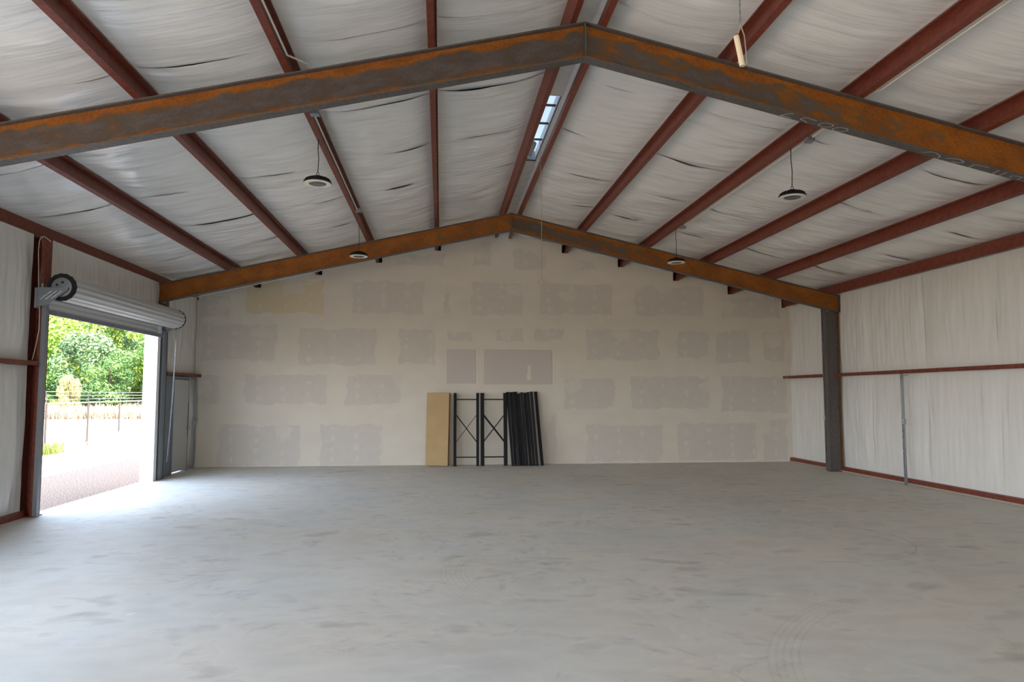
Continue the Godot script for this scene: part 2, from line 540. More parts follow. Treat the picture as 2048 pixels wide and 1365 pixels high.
func setting() -> void:
	# floor slab
	var b := B.new()
	var e := B.new()
	b.quad(Vector3(-7.66, 0, 0), Vector3(7.84, 0, 0), Vector3(7.84, 0, ZB), Vector3(-7.66, 0, ZB), [Vector2(0.0058, 1), Vector2(1.0058, 1), Vector2(1.0058, 0), Vector2(0.0058, 0)])
	b.quad(Vector3(-7.66, 0, ZF), Vector3(7.84, 0, ZF), Vector3(7.84, 0, 0), Vector3(-7.66, 0, 0), [Vector2(0.0058, 0.5), Vector2(1.0058, 0.5), Vector2(1.0058, 1), Vector2(0.0058, 1)])
	e.box(Vector3(-7.66, -0.4, ZB), Vector3(7.84, -0.001, ZF))
	e.box(Vector3(-7.66, -0.4, -20.5), Vector3(7.84, -0.001, ZB))
	struct(put("floor", [[b, floor_mat()], [e, M.concrete_edge]], null), "bare grey concrete slab with trowel swirls and tyre scuffs")

	# drywall partition with a notch round each purlin
	var top := func(x: float) -> float: return RH + 0.19 - SLOPE * absf(x)
	var pts := PackedVector2Array([Vector2(-7.66, 0), Vector2(7.86, 0), Vector2(7.86, top.call(7.86))])
	for sg: int in [1, -1]:
		var ks := range(4, -1, -1) if sg == 1 else range(0, 5)
		for k: int in ks:
			var x: float = 0.158 + 1.5 * (k + 1)
			var a := Vector2(sg * (x + 0.085), 0)
			var c := Vector2(sg * (x - 0.075), 0)
			if x + 0.085 > 7.7:
				a.x = sg * 7.7
			var yb := RH - SLOPE * x - 0.025
			var seq := [Vector2(a.x, top.call(a.x)), Vector2(a.x, yb), Vector2(c.x, yb), Vector2(c.x, top.call(c.x))]
			if sg == -1:
				seq.reverse()
				if k == 4:
					seq = [seq[0], seq[1], Vector2(-7.66, yb)]
			for q: Vector2 in seq:
				pts.append(q)
		if sg == 1:
			pts.append(Vector2(0, top.call(0.0)))
	b = B.new()
	b.prism(pts, ZB - 0.13, ZB)
	var wb := put("wall_back", b, drywall_mat())
	struct(wb, "unpainted drywall partition with pale bands of joint compound")
	# two filled-in openings in the middle of the wall, boards set a little proud inside a taped frame
	var pm := mat(Color(0.715, 0.68, 0.645), 0.85)
	var fm := mat(Color(0.80, 0.76, 0.69), 0.85)
	for q: Array in [[-1.42, 2.06, -0.67, 2.93], [-0.46, 2.04, 1.31, 2.94]]:
		b = B.new()
		b.bevel(Transform3D(Basis(), Vector3((q[0] + q[2]) / 2, (q[1] + q[3]) / 2, ZB + 0.002)), Vector3(q[2] - q[0], q[3] - q[1], 0.008), 0.003)
		put("patch_board", b, pm, wb)
		for s: Array in [[q[0] - 0.09, q[1] - 0.07, q[0] - 0.06, q[3] + 0.09], [q[2] + 0.06, q[1] - 0.07, q[2] + 0.08, q[3] + 0.09], [q[0] - 0.06, q[3] + 0.07, q[2] + 0.06, q[3] + 0.09]]:
			b = B.new()
			b.bevel(Transform3D(Basis(), Vector3((s[0] + s[2]) / 2, (s[1] + s[3]) / 2, ZB + 0.001)), Vector3(s[2] - s[0], s[3] - s[1], 0.007), 0.002)
			put("tape_ridge", b, fm, wb)
	b = B.new()
	for q: Array in [[0.68, 2.32, 0.74, 2.53], [0.66, 2.15, 0.75, 2.31]]:
		b.box(Vector3(q[0] - 0.01, q[1], ZB + 0.003), Vector3(q[2] + 0.01, q[3], ZB + 0.0075))
	put("compound_dab", b, fm, wb)

	# shell: outer cladding, end walls, roof deck
	var yl := RH + 0.22 - SLOPE * 7.7
	b = B.new()
	for s: Array in [[-20.5, -17.55, 0.0, yl], [-17.55, -16.6, 2.17, yl], [-16.6, -15.5, 0.0, yl], [-15.5, -11.3, 3.35, yl], [-11.3, -7.2, 0.0, yl], [-7.2, -0.8, 3.9, yl], [-0.8, 1.8, 0.0, yl], [1.8, 8.2, 3.9, yl], [8.2, ZF + 0.2, 0.0, yl]]:  # the two doorways nearer the viewpoint are unseen, added to let in light
		b.box(Vector3(-7.72, s[2] - (0.3 if s[2] == 0.0 else 0.0), s[0]), Vector3(-7.66, s[3], s[1]))
	struct(put("wall_left", b, M.cladding), "white metal side wall with the roll-up door")
	b = B.new()
	b.box(Vector3(7.86, -0.3, -20.5), Vector3(7.92, yl, ZF + 0.2))
	struct(put("wall_right", b, M.cladding), "white metal side wall without openings")
	b = B.new()
	var gab := PackedVector2Array([Vector2(-7.66, 0), Vector2(-7.66, yl), Vector2(0, RH + 0.22), Vector2(7.86, yl), Vector2(7.86, 0)])
	b.prism(gab, -20.5, -20.4)
	struct(put("wall_far", b, M.cladding), "far gable wall behind the partition")
	b = B.new()
	b.prism(PackedVector2Array([Vector2(-7.66, -0.3), Vector2(-7.66, yl), Vector2(0, RH + 0.22), Vector2(7.86, yl), Vector2(7.86, -0.3), Vector2(1.6, -0.3), Vector2(1.6, 3.9), Vector2(-6.0, 3.9), Vector2(-6.0, -0.3)]), ZF, ZF + 0.1)  # doorway gap behind the viewpoint, added to brighten the interior
	struct(put("wall_front", b, M.white), "unseen front gable wall, its wide doorway added to let in light")
	# roof deck in two slopes, ridge left open where the vents are
	b = B.new()
	for sg: float in [-1.0, 1.0]:
		var x0 := 0.14 * sg
		var x1 := 8.05 * sg
		var y0 := RH + 0.26 - SLOPE * 0.14
		var y1 := RH + 0.26 - SLOPE * 8.05
		var ring := [Vector3(x0, y0, ZF + 0.3), Vector3(x1, y1, ZF + 0.3), Vector3(x1, y1, -20.6), Vector3(x0, y0, -20.6)]
		if sg < 0:
			ring.reverse()
		var p := ring.duplicate()
		for q: Vector3 in ring:
			p.append(q + Vector3(0, 0.05, 0))
		b.hexa(p)
	for z: Array in [[ZF + 0.3, -9.85], [-12.75, -16.55], [-18.25, -20.6]]:
		b.prism(PackedVector2Array([Vector2(-0.3, RH + 0.22), Vector2(0, RH + 0.29), Vector2(0.3, RH + 0.22), Vector2(0.3, RH + 0.25), Vector2(0, RH + 0.33), Vector2(-0.3, RH + 0.25)]), z[1], z[0])
	struct(put("roof", b, M.galv), "metal roof deck above the insulation")
	for z: Array in [[-9.85, -12.75], [-16.55, -18.25]]:
		var t := node("ridge_vent", Vector3(0, RH + 0.2, z[0]))
		tag(t, "long ridge vent with cross rods showing blue daylight" if z[0] > -12 else "short ridge vent glinting just above the drywall partition", "vent")
		var l: float = z[0] - z[1]
		b = B.new()
		for sg: float in [-1.0, 1.0]:
			b.box(Vector3(sg * 0.135 - 0.004, 0.0, -l), Vector3(sg * 0.135 + 0.004, 0.16, 0))
		put("throat", b, M.white, t)
		b = B.new()
		b.prism(PackedVector2Array([Vector2(-0.15, 0.155), Vector2(0, 0.19), Vector2(0.15, 0.155), Vector2(0.15, 0.165), Vector2(0, 0.20), Vector2(-0.15, 0.165)]), -l, 0)
		put("hood", b, M.skylight, t)
		b = B.new()
		b.box(Vector3(-0.15, 0.0, -0.008), Vector3(0.15, 0.19, 0.0))
		put("end_closure", b, M.galv, t)
		b = B.new()
		b.box(Vector3(-0.15, 0.0, -l), Vector3(0.15, 0.19, -l + 0.008))
		put("end_closure", b, M.galv, t)
		for zz: float in ([-0.48, -1.2, -1.93] if l > 2 else [-0.85]):
			b = B.new()
			b.box(Vector3(-0.13, 0.02, zz - 0.018), Vector3(0.13, 0.045, zz + 0.018))
			put("cross_bar", b, M.steel, t)
		if l > 2:
			b = B.new()
			b.obox(Transform3D(Basis(Vector3(0, 0, 1), 0.9), Vector3(-0.02, 0.08, -2.45)), Vector3(0.01, 0.2, 0.75))
			put("damper_flap", b, M.white, t)

	# base angle along the right wall and near left wall
	b = B.new()
	b.box(Vector3(7.70, 0.03, ZB), Vector3(7.84, 0.11, ZF))
	var bs := put("baseboard_right", b, M.primer)
	struct(bs, "red steel base angle along the right wall")
	b = B.new()
	b.box(Vector3(7.685, 0.0, ZB), Vector3(7.84, 0.03, ZF))
	put("grout_strip", b, M.concrete_edge, bs)
	b = B.new()
	b.box(Vector3(-7.65, 0.0, -11.15), Vector3(-7.56, 0.10, -7.25))
	struct(put("baseboard_left", b, M.primer), "red steel base angle along the left wall")

	# vinyl-faced insulation on the side walls
	for s: Array in [["wall_lining_right", 1, -7.47 - 0.07, ZB, 7.80, 4.16], ["wall_lining_right", 1, ZF, -7.47 - 0.07, 7.80, 4.16], ["wall_lining_left", -1, -7.3, -11.09, -7.60, 4.16], ["wall_lining_left", -1, -15.9, ZB, -7.61, 4.16], ["wall_lining_left", -1, 1.8, -0.8, -7.60, 4.16], ["wall_lining_left", -1, ZF, 8.2, -7.60, 4.16]]:
		wall_lining(s[1], s[2], s[3], s[4], s[5])
	# above the roll-up doors
	for z: Array in [[-11.3, -15.85]]:
		lining_piece(-1, maxf(z[0], z[1]), minf(z[0], z[1]), -7.60, 3.3, 4.18, 91 + int(z[0]), lining_root(-1))

var lin := {}
func lining_root(sg: int) -> Node3D:
	if not lin.has(sg):
		lin[sg] = node("wall_lining_right" if sg == 1 else "wall_lining_left")
		struct(lin[sg], "white vinyl-faced insulation on the right wall" if sg == 1 else "white vinyl-faced insulation on the left wall")
	return lin[sg]

func wall_lining(sg: int, z0: float, z1: float, x: float, y1: float) -> void:
	var root := lining_root(sg)
	var n := maxi(1, int(round((z0 - z1) / 1.83)))
	for k in n:
		var a := z0 - (z0 - z1) * k / n
		var c := z0 - (z0 - z1) * (k + 1) / n
		lining_piece(sg, a, c, x, 0.085 if sg == 1 else 0.07, 2.22, 200 + k + int(z0 * 10), root)
		lining_piece(sg, a, c, x, 2.25, y1, 300 + k + int(z0 * 10), root)

func lining_piece(sg: int, z0: float, z1: float, x: float, y0: float, y1: float, sd: int, root: Node3D) -> void:
	if sg == -1 and z0 < -15.8 and y0 < 1.0:
		y0 = 0.02
	var f := noise(sd, 1.0, 2)
	var f2 := noise(60 + sg, 1.0, 2)
	var nz := maxi(4, int((z0 - z1) / 0.035))
	var ny := maxi(6, int((y1 - y0) / 0.14))
	var g := []
	var us := []
	var vs := []
	for i in nz + 1:
		us.append(z0 + (z1 - z0) * i / nz)
	for j in ny + 1:
		var t := float(j) / ny
		vs.append(y0 + (y1 - y0) * t)
		var row := []
		for i in nz + 1:
			var s := float(i) / nz
			var z := z0 + (z1 - z0) * s
			var y := y0 + (y1 - y0) * t
			var env := 1.0 - pow(absf(2.0 * t - 1.0), 3.0)
			var side := minf(s, 1.0 - s) * (z0 - z1)
			var out := (0.055 if sg == -1 else 0.025) * env * smooth(-0.05, 0.30, side) + 0.002
			out += f.get_noise_2d(z * 7.0 + t * 0.5, y * 0.45) * 0.009 * (0.35 + 0.65 * env)
			out += f2.get_noise_2d(z * 22.0 + 0.8 * sin(t * 3.0), y * 0.8) * 0.0045
			out += f2.get_noise_2d(z * 1.2, y * 0.9 + 40.0) * 0.02 * env
			row.append(Vector3(x - sg * out, y, z))
		g.append(row)
	var b := B.new()
	b.sheet(g, us, vs, sg == 1)
	# folded-back edge so that the sheet has thickness
	put("insulation_panel", b, M.wall_fabric, root)

# ---------------------------------------------------------------- ceiling insulation
func ceiling() -> void:
	var root := node("ceiling")
	struct(root, "white vinyl-faced roof insulation sagging between the purlins")
	var xs := []
	var ts := []
	var stops := [0.15] + purlin_x()
	for k in 5:
		for i in 12:
			var t := i / 12.0
			t = t + 0.12 * sin(TAU * t) * -1.0 * 0.5
			xs.append(lerpf(stops[k], stops[k + 1], t)); ts.append(t)
	xs.append(7.66); ts.append(1.0)
	var f := noise(71, 1.0, 3)
	var f2 := noise(72, 1.0, 2)
	var f3 := noise(73, 1.0, 2)
	for sg: float in [-1.0, 1.0]:
		var z := ZF
		var roll := 0
		while z > -20.3:
			var z1 := z - 1.83
			var g := []
			var us := []
			var vs := []
			var nz := 46
			for i in xs.size():
				us.append(xs[i])
			for j in nz + 1:
				var q := float(j) / nz
				var zz := z + 0.03 + (z1 - z - 0.03) * q
				vs.append(zz)
				var row := []
				for i in xs.size():
					var x: float = xs[i]
					var t: float = ts[i]
					var env := 1.0 - pow(absf(2.0 * t - 1.0), 2.6)
					var o := roll * 17.0 + sg * 5.0
					var y := RH + 0.222 - SLOPE * x
					y -= env * 0.075 * (1.0 + 0.35 * f3.get_noise_2d(x * 0.8 + o, zz * 0.9))
					# wrinkles run down the slope, bowed a little
					var bow := zz + 0.10 * sin(t * PI) * (0.6 + f3.get_noise_2d(o, zz))
					y += f.get_noise_2d(x * 0.42 + o, bow * 5.5) * 0.0065 * (0.25 + 0.75 * env)
					y += f2.get_noise_2d(x * 0.7 + o, bow * 17.0) * 0.0042 * (1.35 - env)
					y += 0.006 * env * f.get_noise_2d(x * 1.1 + zz * 3.0 + o, zz * 6.0 - x)
					if q < 0.04:
						y -= (0.04 - q) / 0.04 * (0.004 + 0.011 * maxf(0.0, f3.get_noise_2d(x * 1.3 + o, 3.0)) * env)
					row.append(Vector3(sg * x, y, zz))
				g.append(row)
			var b := B.new()
			b.sheet(g, us, vs, sg < 0)
			put("insulation_panel", b, M.fabric, root)
			z = z1
			roll += 1
	# strip under the ridge, between the vents
	for z: Array in [[ZF, -9.87], [-12.73, -16.57], [-18.23, -20.3]]:
		var g := []
		var us := [0.0, 0.33, 0.66, 1.0]
		var vs := []
		var nz := int((z[0] - z[1]) / 0.07)
		for j in nz + 1:
			var zz: float = lerpf(z[0], z[1], float(j) / nz)
			vs.append(zz)
			var row := []
			for i in 4:
				var x := lerpf(-0.16, 0.16, i / 3.0)
				row.append(Vector3(x, RH + 0.18 + f.get_noise_2d(x * 9.0, zz * 4.0) * 0.014, zz))
			g.append(row)
		var b := B.new()
		b.sheet(g, us, vs, false)
		put("ridge_strip", b, M.fabric, root)

# ---------------------------------------------------------------- steel
func along(a: Vector3, b: Vector3, up: Vector3) -> Transform3D:   # x runs from a to b
	var x := (b - a).normalized()
	var z := x.cross(up).normalized()
	return Transform3D(Basis(x, z.cross(x).normalized(), z), (a + b) / 2)

func ibeam(a: Vector3, c: Vector3, up: Vector3, depth: float, width: float, web: Material, flange: Material, cut := [0.0, 0.0]) -> Array:
	# a, c: ends of the underside's centre line; cut: how far the top leans past each end
	var x := (c - a).normalized()
	var y := (up - x * up.dot(x)).normalized()
	var z := x.cross(y)
	var w := B.new()
	var f := B.new()
	var tf := 0.016
	var h := width / 2
	var P := func(e: int, yy: float, zz: float) -> Vector3: return (a if e == 0 else c) + y * yy + z * zz + x * (cut[e] * yy / depth)
	for s: float in [-1.0, 1.0]:
		var q := [P.call(0, tf, s * 0.006), P.call(1, tf, s * 0.006), P.call(1, depth - tf, s * 0.006), P.call(0, depth - tf, s * 0.006)]
		if s > 0:
			w.quad(q[0], q[1], q[2], q[3], [Vector2(0, 1), Vector2(1, 1), Vector2(1, 0), Vector2(0, 0)])
		else:
			w.quad(q[1], q[0], q[3], q[2], [Vector2(1, 1), Vector2(0, 1), Vector2(0, 0), Vector2(1, 0)])
	for s: Array in [[0.0, tf], [depth - tf, depth]]:
		var p := []
		for yy: float in s:
			p.append_array([P.call(0, yy, h), P.call(1, yy, h), P.call(1, yy, -h), P.call(0, yy, -h)])
		f.hexa(p)
	return [[w, web], [f, flange]]

func steel() -> void:
	var ha := RH - 0.407
	var dp := 0.407 / sqrt(1 + SLOPE * SLOPE)
	var ends := [[[0.12, 0.10, 0.20, 0.14], 0.22, 0.13], [[0.35, 0.30, 0.75, 1.0, 0.95], 0.26, 0.14], [[0.78, 0.86, 0.98, 0.92], 0.3, 0.2], [[0.30, 0.42, 0.80, 0.90, 0.80], 0.24, 0.2]]
	var names := ["rust-streaked near roof frame crossing the top of the picture, chalk numbers underneath", "rust-brown far roof frame whose right column stands on the slab", "steel roof frame behind the viewpoint"]
	for k in 3:
		var z: float = FR[k] - 0.07
		var t := node("roof_frame", Vector3(0, 0, z))
		tag(t, names[k], "frame")
		for sg: float in [-1.0, 1.0]:
			var e: Array = ends[mini(k, 1) * 2 + (0 if sg < 0 else 1)]
			var share: Array = e[0]
			var rm := rust_mat(100 + k * 10 + int(sg), share, e[1], e[2])
			var fm: Material = M.steel
			var xe := 7.78
			var a := Vector3(0, ha, 0)
			var c := Vector3(sg * xe, ha - SLOPE * xe, 0)
			var up := Vector3(0, 1, 0)
			# plumb cut at the ridge and at the column
			var lean := dp * SLOPE
			var list := ibeam(a, c, up, dp, 0.14, rm, fm, [-lean, -lean])
			var r := put("rafter", list, null, t)
			if k == 0 and sg > 0:
				chalk(r)
			# column
			var xi := 7.415
			var cy := ha - SLOPE * xi - 0.005
			var b := B.new()
			var w := B.new()
			var x0 := sg * xi
			var x1 := sg * (xe - 0.05)
			b.box(Vector3(minf(x0, x0 + sg * 0.016), 0.018, -0.07), Vector3(maxf(x0, x0 + sg * 0.016), cy, 0.07))
			var ru := B.new()
			ru.box(Vector3(minf(x1, x1 - sg * 0.016), 0.018, -0.07), Vector3(maxf(x1, x1 - sg * 0.016), cy - 0.08, 0.07))
			b.box(Vector3(minf(x0, x1) - 0.005, 0, -0.085), Vector3(maxf(x0, x1) + 0.005, 0.018, 0.085))
			w.box(Vector3(minf(x0, x1) + 0.015, 0.018, -0.006), Vector3(maxf(x0, x1) - 0.015, cy - 0.04, 0.006))
			put("column", [[b, M.steel], [w, M.steel], [ru, M.rust]], null, t)
			# cap plate at the end of the rafter
			b = B.new()
			b.box(Vector3(sg * xe - 0.008, c.y, -0.07), Vector3(sg * xe + 0.008, c.y + 0.407, 0.07))
			put("end_plate", b, M.steel, t)
		var b2 := B.new()
		b2.box(Vector3(-0.009, ha - 0.004, -0.075), Vector3(0.009, ha + 0.403, 0.075))
		put("ridge_plate", b2, M.steel, t)
		# clip angles that hold the purlins
	# purlins
	var words := ["first", "second", "third", "fourth"]
	for sg: float in [-1.0, 1.0]:
		var side := "left" if sg < 0 else "right"
		var all := [0.17] + purlin_x()
		for k in all.size():
			var x: float = all[k]
			var b := z_section(sg if k > 0 else 1.0, k > 0) if k < 5 else eave_section(sg)
			var o := put("purlin" if k < 5 else "eave_strut", b, M.primer)
			o.position = Vector3(sg * x, RH - SLOPE * x, 0)
			o.rotation.z = -sg * atan(SLOPE)
			if k == 0:
				tag(o, "red steel ridge purlin on the %s of the ridge gap" % side, "purlin", "roof purlins")
			elif k < 5:
				tag(o, "%s red steel roof purlin to the %s of the ridge" % [words[k - 1], side], "purlin", "roof purlins")
			else:
				o.rotation.z = 0
				tag(o, "red steel eave strut along the top of the %s wall" % side, "strut")
	# girts, broken at the columns
	for s: Array in [[1, -7.62, -15.81 + 0.02, "long red steel girt on the right wall before the far column"], [1, -15.96, -18.48, "short red steel girt right of the drywall, behind the far column"], [1, 0.72, -7.46, "red steel girt on the right wall nearest the viewpoint"], [-1, -7.25, -11.13, "red steel girt on the left wall before the roll-up door"], [-1, -16.1, -18.75, "short red steel girt above the grey side door"]]:
		var b := B.new()
		var xa: float = 7.56 if s[0] == 1 else -7.62
		var zf := minf(s[2], s[1])
		if zf < ZB:
			zf = ZB + 0.01
		var z0 := maxf(s[1], s[2])
		# C section lying on its side: web level, lips turned down
		var xb := xa + 0.19 if s[0] == 1 else xa + 0.17
		b.box(Vector3(xa, 2.262, zf), Vector3(xb, 2.27, z0))
		b.box(Vector3(xa, 2.205, zf), Vector3(xa + 0.006, 2.262, z0))
		b.box(Vector3(xb - 0.006, 2.205, zf), Vector3(xb, 2.262, z0))
		for q: Array in [[xa + 0.006, xa + 0.024], [xb - 0.024, xb - 0.006]]:
			b.box(Vector3(q[0], 2.205, zf), Vector3(q[1], 2.211, z0))
		tag(put("wall_girt", b, M.primer), s[3], "girt")

func eave_section(sg: float) -> B:
	var b := B.new()
	var z0 := -20.2
	var z1 := ZF - 0.02
	for q: Array in [[-0.035, 0.0, -0.028, 0.21], [-0.028, 0.0, 0.0, 0.007], [-0.028, 0.203, 0.0, 0.21]]:
		b.box(Vector3(minf(sg * q[0], sg * q[2]), q[1], z0), Vector3(maxf(sg * q[0], sg * q[2]), q[3], z1))
	return b

func z_section(sg: float, upper := true) -> B:   # Z purlin along z, underside at y = 0, web at x = 0, lower flange pointing downslope
	var b := B.new()
	var t := 0.0035
	var h := 0.20
	var z0 := -20.2
	var z1 := ZF - 0.02
	var fl := 0.068
	var B2 := func(x0: float, y0: float, x1: float, y1: float) -> void:
		b.box(Vector3(minf(sg * x0, sg * x1), y0, z0), Vector3(maxf(sg * x0, sg * x1), y1, z1))
	B2.call(-t, 0.0, t, h)
	B2.call(t, 0.0, fl, 2 * t)
	B2.call(fl - 2 * t, 2 * t, fl, 0.022)
	if not upper:
		return b
	B2.call(-fl, h - 2 * t, -t, h)
	B2.call(-fl, h - 0.022, -fl + 2 * t, h - 2 * t)
	return b

const CHALK := [[[2.379, -7.471], [2.331, -7.514], [2.28, -7.589], [2.342, -7.579], [2.409, -7.586]],
	[[2.668, -7.494], [2.542, -7.483], [2.521, -7.501], [2.496, -7.553], [2.559, -7.563], [2.601, -7.593]],
	[[2.859, -7.492], [2.863, -7.509], [2.859, -7.528], [2.847, -7.548], [2.828, -7.566], [2.804, -7.58], [2.779, -7.588], [2.756, -7.588], [2.737, -7.582], [2.724, -7.569], [2.72, -7.552], [2.725, -7.532], [2.737, -7.512], [2.757, -7.495], [2.78, -7.481], [2.805, -7.478], [2.828, -7.477], [2.847, -7.481], [2.859, -7.492]],
	[[3.04, -7.501], [3.044, -7.518], [3.04, -7.539], [3.027, -7.56], [3.008, -7.58], [2.983, -7.595], [2.958, -7.602], [2.933, -7.602], [2.914, -7.6], [2.901, -7.588], [2.896, -7.57], [2.901, -7.55], [2.914, -7.528], [2.934, -7.509], [2.958, -7.494], [2.983, -7.485], [3.007, -7.483], [3.027, -7.489], [3.04, -7.501]],
	[[3.977, -7.551], [4.027, -7.49], [4.09, -7.485], [4.169, -7.523], [4.185, -7.585]],
	[[4.251, -7.542], [4.301, -7.504], [4.384, -7.485], [4.449, -7.51], [4.451, -7.546], [4.405, -7.573], [4.355, -7.584]],
	[[4.583, -7.604], [4.576, -7.505], [4.74, -7.489]], [[4.875, -7.604], [4.865, -7.485]], [[4.958, -7.604], [4.959, -7.487]],
	[[5.066, -7.58], [5.064, -7.53], [5.121, -7.503], [5.155, -7.505]], [[5.169, -7.587], [5.16, -7.485]]]

func chalk(rafter: Node3D) -> void:   # chalk strokes on the underside of the lower flange, frame-local
	for s: Array in CHALK:
		var b := B.new()
		var pts := []
		for p: Array in s:
			pts.append(Vector3(p[0], RH - 0.407 - SLOPE * p[0] - 0.001, p[1] - (FR[0] - 0.07)))
		for k in pts.size() - 1:
			var d: Vector3 = (pts[k + 1] - pts[k]).normalized()
			var side: Vector3 = d.cross(Vector3(SLOPE, 1, 0).normalized()).normalized() * 0.005
			b.quad(pts[k] - side, pts[k + 1] - side, pts[k + 1] + side, pts[k] + side)
			b.quad(pts[k] + side, pts[k + 1] + side, pts[k + 1] - side, pts[k] - side)
		var o := put("chalk_stroke", b, M.chalk, rafter)
		o.set_meta("label", "white chalk stroke")

# ---------------------------------------------------------------- roll-up door
func roll_up_door() -> void:
	# red jamb on the near side
	var b := B.new()
	# C section open towards the viewpoint: web, two flanges, two lips
	b.box(Vector3(-7.66, 0.012, -11.36), Vector3(-7.465, 4.14, -11.352))
	b.box(Vector3(-7.66, 0.012, -11.352), Vector3(-7.652, 4.14, -11.15))
	b.box(Vector3(-7.473, 0.012, -11.352), Vector3(-7.465, 4.14, -11.15))
	b.box(Vector3(-7.652, 0.012, -11.158), Vector3(-7.622, 4.14, -11.15))
	b.box(Vector3(-7.503, 0.012, -11.158), Vector3(-7.473, 4.14, -11.15))
	b.box(Vector3(-7.66, 0.0, -11.38), Vector3(-7.44, 0.012, -11.13))
	tag(put("door_jamb", b, M.primer), "dark red steel door post on the near side of the roll-up door", "post")
	# far jamb, wrapped in white trim
	b = B.new()
	b.box(Vector3(-7.655, 0, -15.56), Vector3(-7.42, 3.33, -15.42))
	struct(put("trim_1", b, M.white), "white jamb trim on the far side of the roll-up door")
	b = B.new()
	b.box(Vector3(-7.655, 3.33, -15.56), Vector3(-7.60, 3.40, -11.36))
	struct(put("trim_2", b, M.white))

	var t := node("roll_up_door", Vector3(-7.2, 3.378, -11.14))
	tag(t, "raised white roll-up door coiled above the left doorway", "roll-up door")
	var zlen := 4.61
	# coiled curtain: fluted drum along z
	var along_z := Transform3D(Basis(Vector3(1, 0, 0), -PI / 2), Vector3.ZERO)
	b = B.new()
	var prof := []
	for k in 25:
		prof.append(Vector2(0.202, 0.02 + (zlen - 0.02) * k / 24.0))
	fluted(b, 0.203, 0.02, zlen, 15, 0.016)
	put("drum", b, M.curtain, t)
	# scalloped black edges of the coil
	for e: Array in [[0.0, 0.03, 0.145], [zlen - 0.005, zlen + 0.02, 0.10]]:
		b = B.new()
		var out := PackedVector2Array()
		for s in 90:
			var an := TAU * s / 90.0
			out.append(Vector2(cos(an), sin(an)) * (0.212 - 0.008 * absf(sin(an * 7.5))))
		ring_prism(b, out, e[2], -e[1], -e[0])
		put("coil_edge", b, M.rubber, t)
	# end disc with holes
	b = B.new()
	b.lathe([Vector2(0.0, 0.0), Vector2(0.15, 0.0), Vector2(0.156, 0.004)], Transform3D(Basis(Vector3(1, 0, 0), PI / 2), Vector3(0, 0, -0.012)) * Transform3D(Basis(Vector3(1, 0, 0), PI), Vector3.ZERO), 40)
	b.lathe([Vector2(0.156, 0.0), Vector2(0.15, 0.008), Vector2(0.06, 0.010), Vector2(0.05, 0.02), Vector2(0.0, 0.02)], Transform3D(Basis(Vector3(1, 0, 0), PI / 2), Vector3(0, 0, -0.012)), 40)
	var disc := put("end_disc", b, M.galv, t)
	for p: Vector2 in [Vector2(0.012, 0.075), Vector2(-0.065, 0.035)]:
		b = B.new()
		b.lathe([Vector2(0.018, 0.0), Vector2(0.018, 0.003), Vector2(0.0, 0.003)], Transform3D(Basis(Vector3(1, 0, 0), PI / 2), Vector3(p.x, p.y, -0.002)), 16)
		put("bolt_hole", b, M.rubber, disc)
	# folded bracket plates
	for e: float in [0.045, -zlen - 0.06]:
		b = B.new()
		b.prism(PackedVector2Array([Vector2(-0.31, -0.30), Vector2(-0.17, -0.275), Vector2(0.115, -0.045), Vector2(0.115, -0.02), Vector2(-0.31, -0.02)]), e - 0.004, e + 0.004)
		b.box(Vector3(-0.31, -0.02, e - 0.03), Vector3(0.115, -0.012, e + 0.01))
		b.box(Vector3(-0.335, -0.32, e - 0.06), Vector3(-0.30, -0.02, e + 0.025))
		b.tube([Vector3(-0.245, -0.02, e - 0.005), Vector3(-0.245, 0.045, e - 0.005)], 0.018, 10)
		var br := put("bracket", b, M.galv, t)
		for k in 3:
			b = B.new()
			var o := Vector3(-0.19 + k * 0.075, -0.13 + k * 0.005, e + 0.006)
			var half := Vector3(cos(0.69), sin(0.69), 0) * (0.105 - 0.008 * k)
			b.tube([o - half, o + half], 0.011, 8)
			put("pressed_rib", b, M.bright, br)  # paler than the bracket metal: glint on the ribs put into the colour
	# hanging bit of curtain with its bottom bar
	b = B.new()
	var g := []
	var us := [0.0, 1.0]
	var vs := []
	for j in 33:
		var yy := 0.02 - 0.35 * j / 32.0
		var xx := -0.225 + 0.006 * sin(j * TAU / 8.0)
		if j < 8:
			xx += 0.05 * (1.0 - j / 8.0)
		vs.append(yy)
		g.append([Vector3(xx, yy, -0.1), Vector3(xx, yy, -zlen + 0.1)])
	b.sheet(g, us, vs, true)
	put("curtain", b, M.curtain, t)
	b = B.new()
	b.box(Vector3(-0.245, -0.385, -zlen + 0.1), Vector3(-0.205, -0.33, -0.1))
	b.box(Vector3(-0.235, -0.40, -zlen + 0.1), Vector3(-0.215, -0.385, -0.1))
	put("bottom_bar", b, M.frame_grey, t)
	for z: float in [-0.2, -0.33, -2.3]:
		b = B.new()
		b.box(Vector3(-0.205, -0.36, z - 0.05), Vector3(-0.19, -0.345, z + 0.05))
		put("latch", b, M.galv, t)
	# guides on both sides
	for e: Array in [[-0.085, -0.01], [-zlen + 0.10, -zlen + 0.02]]:
		b = B.new()
		var z0 := minf(e[0], e[1])
		var z1 := maxf(e[0], e[1])
		b.box(Vector3(-0.265, -3.378, z0), Vector3(-0.255, -0.25, z1))
		b.box(Vector3(-0.215, -3.378, z0), Vector3(-0.205, -0.25, z1))
		b.box(Vector3(-0.255, -3.378, z1 - 0.008 if e[0] > -1 else z0), Vector3(-0.215, -0.25, z1 if e[0] > -1 else z0 + 0.008))
		put("guide", b, M.galv, t)
	# outer face plate beside the far guide
	b = B.new()
	b.box(Vector3(-0.21, -3.378, -zlen - 0.05), Vector3(-0.195, -0.25, -zlen + 0.015))
